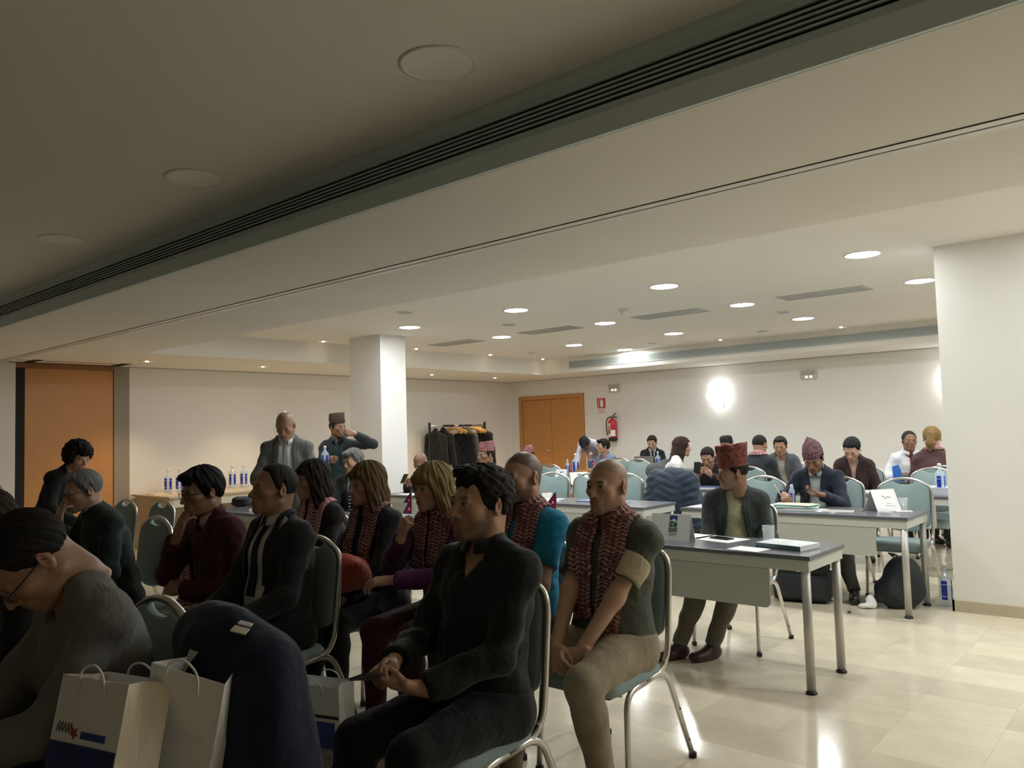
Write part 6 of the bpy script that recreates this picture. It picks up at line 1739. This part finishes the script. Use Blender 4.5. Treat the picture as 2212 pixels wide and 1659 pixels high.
o = thing('paper_cup', 'white paper cup at the lips of the drinking man', 'cup', (-7.40, 5.655, 1.47)); o.rotation_euler = (.0, -.75, .3); b = MB(); b.lathe([(.022, 0), (.032, .075), (.033, .076), (.030, .075), (.021, .003), (0, .003)], M_WHITEPL, 18); b.obj('wall', o)
bottle(-7.505, 5.415, 'blue-labelled bottle in the drinking man’s hand', 1.10, .27)
person('man with thick grey hair in a dark suit and striped tie', -6.52, 5.06, 28, lean=-6, bend=8, head=(-22, 10, 0), hair='full', hairc=(.15, .15, .15), skin='asian', top=jacket((.018, .019, .021), (.62, .63, .64)), tie=dhaka('striped_tie', (.02, .025, .035), (.4, .42, .45), (.02, .02, .02), 30, 3), res=1, s=1.0)
# --- people at the tables
person('bald man in black leaning on a table over a gold phone', -7.54, 7.18, 10, lean=15, bend=20, head=(-4, 34, 0), hair=None, skin='brown', buzz=((.05, .035, .03), .25), top=dict(kind='sweater', col=(.014, .015, .017), ease=.02), res=1,
       hands=dict(L=dict(at=(.08, -.52, .84), dir=(-.5, -.7, .35), palm=(-.7, .3, .2), pose='hold'), R=dict(at=(-.06, -.54, .84), dir=(.5, -.7, .35), palm=(.7, .3, .2), pose='hold')))
phone((-7.47, 6.56, .925), 'gold phone in the leaning bald man’s hands', (math.radians(-52), 0, math.radians(192)), mat('gold_case', (.55, .44, .26), .35, metal=.6))
person('man in a tall flat pink woven cap seen past the blond woman', -6.60, 7.22, -4, lean=0, bend=12, head=(-8, 0, 0), hair='short', hairc=DK, skin='brown', hat=('tall', HAT_PINK), top=dict(kind='shirt', col=(.05, .045, .045)), res=1, s=.97)
person('person hidden except for a pink woven cap near the door', -7.45, 9.02, 0, lean=2, bend=6, head=(0, 8, 0), hair='short', hairc=DK, skin='brown', hat=('cap', HAT_PINK), top=dict(kind='shirt', col=(.06, .06, .06)), res=2, s=.86)
person('man in a flared rust cap at the front table looking away', -2.43, 5.10, 22, lean=-6, bend=18, head=(-66, 6, 0), hair='short', hairc=DK, skin='brown', hat=('flare', HAT_RED), beard=((.22, .2, .19), .2), s=.92, fat=1.2,
       top=jacket((.030, .036, .034), (.34, .34, .20), OPEN, collar=None), legs=dict(col=(.12, .105, .075)), feet=dict(L=(-.16, -.40, .085), R=(-.36, -.44, .085), dirR=(-.8, -.6), dirL=(-.7, -.7)), shoe=(.045, .018, .016), hands=dict(L=dict(at=(.12, -.30, .62)), R=dict(at=(-.10, -.32, .62))), res=0)
person('man in a pointed plum cap and navy jacket writing notes', -2.66, 7.36, 6, lean=10, bend=14, head=(2, 30, 0), hair='short', hairc=DK, skin='brown', hat=('point', HAT_PLUM), s=.99, fat=1.12,
       top=jacket((.018, .022, .038), (.42, .46, .46), OPEN, collar=(.42, .46, .46)), legs=dict(col=(.09, .08, .07)), feet=dict(L=(.36, -.60, .085), R=(-.13, -.42, .085)),
       hands=dict(R=dict(at=(-.20, -.50, .845), dir=(.35, -.85, -.25), palm=(.45, .1, -.8), pose='grip'), L=dict(at=(.12, -.47, .845), dir=(-.8, -.45, .1), palm=(0, .1, 1), pose='hold')), res=0)
phone((-2.625, 6.83, .885), 'dark phone in the writing man’s left hand', (math.radians(-18), math.radians(-12), math.radians(60)))
o = thing('pen', 'white pen in the writing man’s fingers', 'pen', (-2.83, 6.80, .865)); o.rotation_euler = (.5, -.35, 0); b = MB(); b.lathe([(0, -.06), (.002, -.055), (.005, -.045), (.005, .07), (.006, .075), (.006, .09), (0, .092)], M_WHITEPL, 10); b.obj('barrel', o)
person('man in a lilac shirt bending over the back table', -7.98, 11.46, 12, sit=False, s=1.0, lean=38, bend=26, head=(10, 74, 0), hair='short', hairc=(.012, .014, .014), skin='brown', top=dict(kind='shirt', col=(.50, .46, .56), collar=(.5, .46, .56)), legs=dict(col=(.012, .012, .014)), res=2,
       hands=dict(R=dict(at=(-.10, -.78, .79), dir=(.1, -.9, -.2), palm=(0, -.2, -1), pose='flat'), L=dict(at=(.30, -.62, .82), dir=(.0, -.9, -.2), palm=(0, -.2, -1), pose='flat')))
person('woman with short black hair and glasses in a blue blouse', -7.44, 11.02, -14, lean=6, bend=8, head=(-18, 0, 0), kind='f', hair='full', hairc=DK, skin='asian', glasses=(.2, .2, .2), top=dict(kind='shirt', col=(.17, .20, .32)), res=2, s=.96,
       hands=dict(R=dict(at=(-.12, -.32, .98), dir=(.1, -.2, 1), palm=(.4, 1, 0), pose='fist', pole=(-.4, .2, -1)), L=dict(at=(.10, -.38, .80))))
person('man in a black suit and tie working at the laptop', -7.52, 12.50, 34, lean=2, bend=10, head=(-16, 22, 0), hair='short', hairc=(.03, .022, .018), skin='fair', top=jacket((.014, .015, .017), (.66, .68, .70)), tie=(.02, .025, .05), res=2, s=1.0,
       hands=dict(L=dict(at=(.12, -.45, .80)), R=dict(at=(-.12, -.45, .80))))
person('woman with long wavy brown hair in a white jacket', -5.32, 9.28, 118, lean=6, bend=10, head=(6, 6, 0), kind='f', hair='longwavy', hairc=(.055, .030, .022), skin='light', top=dict(kind='jacket', col=(.74, .74, .73), ease=.018, wr=.006), res=1, s=1.0,
       hands=dict(L=dict(at=(.12, -.36, .78)), R=dict(at=(-.12, -.34, .78))))
person('woman with dark pulled hair looking at a phone', -4.66, 9.22, 14, lean=18, bend=18, head=(0, 24, 0), kind='f', hair='tied', hairc=(.022, .014, .013), skin='tan', top=dict(kind='sweater', col=(.02, .018, .02)), res=1, s=.95,
       hands=dict(L=dict(at=(.07, -.46, .865), dir=(-.45, -.5, .6), palm=(-.6, .4, .3), pose='hold', pole=(.9, .2, -.5)), R=dict(at=(-.09, -.46, .865), dir=(.45, -.5, .6), palm=(.6, .4, .3), pose='hold', pole=(-.9, .2, -.5))))
phone((-4.62, 8.70, .965), 'dark phone held upright by the woman at the booklets', (math.radians(70), 0, math.radians(14)), w=.078, h=.15)
person('person in a black cap behind the rust-capped man', -5.10, 10.58, 0, lean=2, bend=6, head=(0, 5, 0), hair='short', hairc=DK, skin='brown', hat=('dark', HAT_DARK), top=dict(kind='shirt', col=(.02, .02, .02)), res=2, s=.98)
person('man in a dark jacket and pink scarf seen from behind', -4.18, 9.42, 176, lean=-2, bend=10, head=(-4, 10, 0), hair='crop', hairc=(.02, .016, .014), skin='tan', top=dict(kind='jacket', col=(.024, .028, .034), ease=.018), scarf=scarf(SC_SHORT, SCARF2, .09), res=2, s=1.0, fat=1.12)
person('man in a grey vest leaning toward the dark-jacketed man', -4.28, 10.42, 20, lean=8, bend=16, head=(-6, 14, 0), hair='short', hairc=(.03, .026, .024), skin='tan', top=jacket((.09, .10, .115), (.42, .38, .34), OPEN, sleeve='short', collar=None), res=2, s=1.0)
person('woman in dark brown with black pulled-back hair reading', -2.95, 9.22, 12, lean=8, bend=16, head=(-10, 34, 6), kind='f', hair='tied', hairc=(.016, .018, .018), skin='fair', top=jacket((.036, .020, .018), (.50, .32, .25), [(-.1, .05), (0, .055), (.14, .03), (.22, .0)], collar=None, kind='coat', ease=.018), res=1, s=1.02)
person('man in a white shirt and dark red tie talking', -2.82, 10.78, 32, lean=4, bend=8, head=(-2, 2, 0), hair='crop', hairc=(.03, .026, .024), skin='brown', top=dict(kind='shirt', col=(.70, .72, .76), collar=(.72, .73, .76)), tie=(.14, .025, .03), res=2, s=1.0,
       hands=dict(L=dict(at=(.14, -.32, .92), dir=(-.6, -.7, .2), palm=(-.5, .2, .5), pose='relaxed'), R=dict(at=(-.20, -.30, .80))))
person('woman with a blond ponytail seen from behind', -2.27, 9.72, 196, lean=0, bend=8, head=(-6, 2, 0), kind='f', hair='pony', hairc=(.24, .15, .06), skin='fair', top=dict(kind='sweater', col=(.085, .042, .045), ease=.018), scarf=scarf(SC_SHORT, SCARF2, .07), res=2, s=1.06)
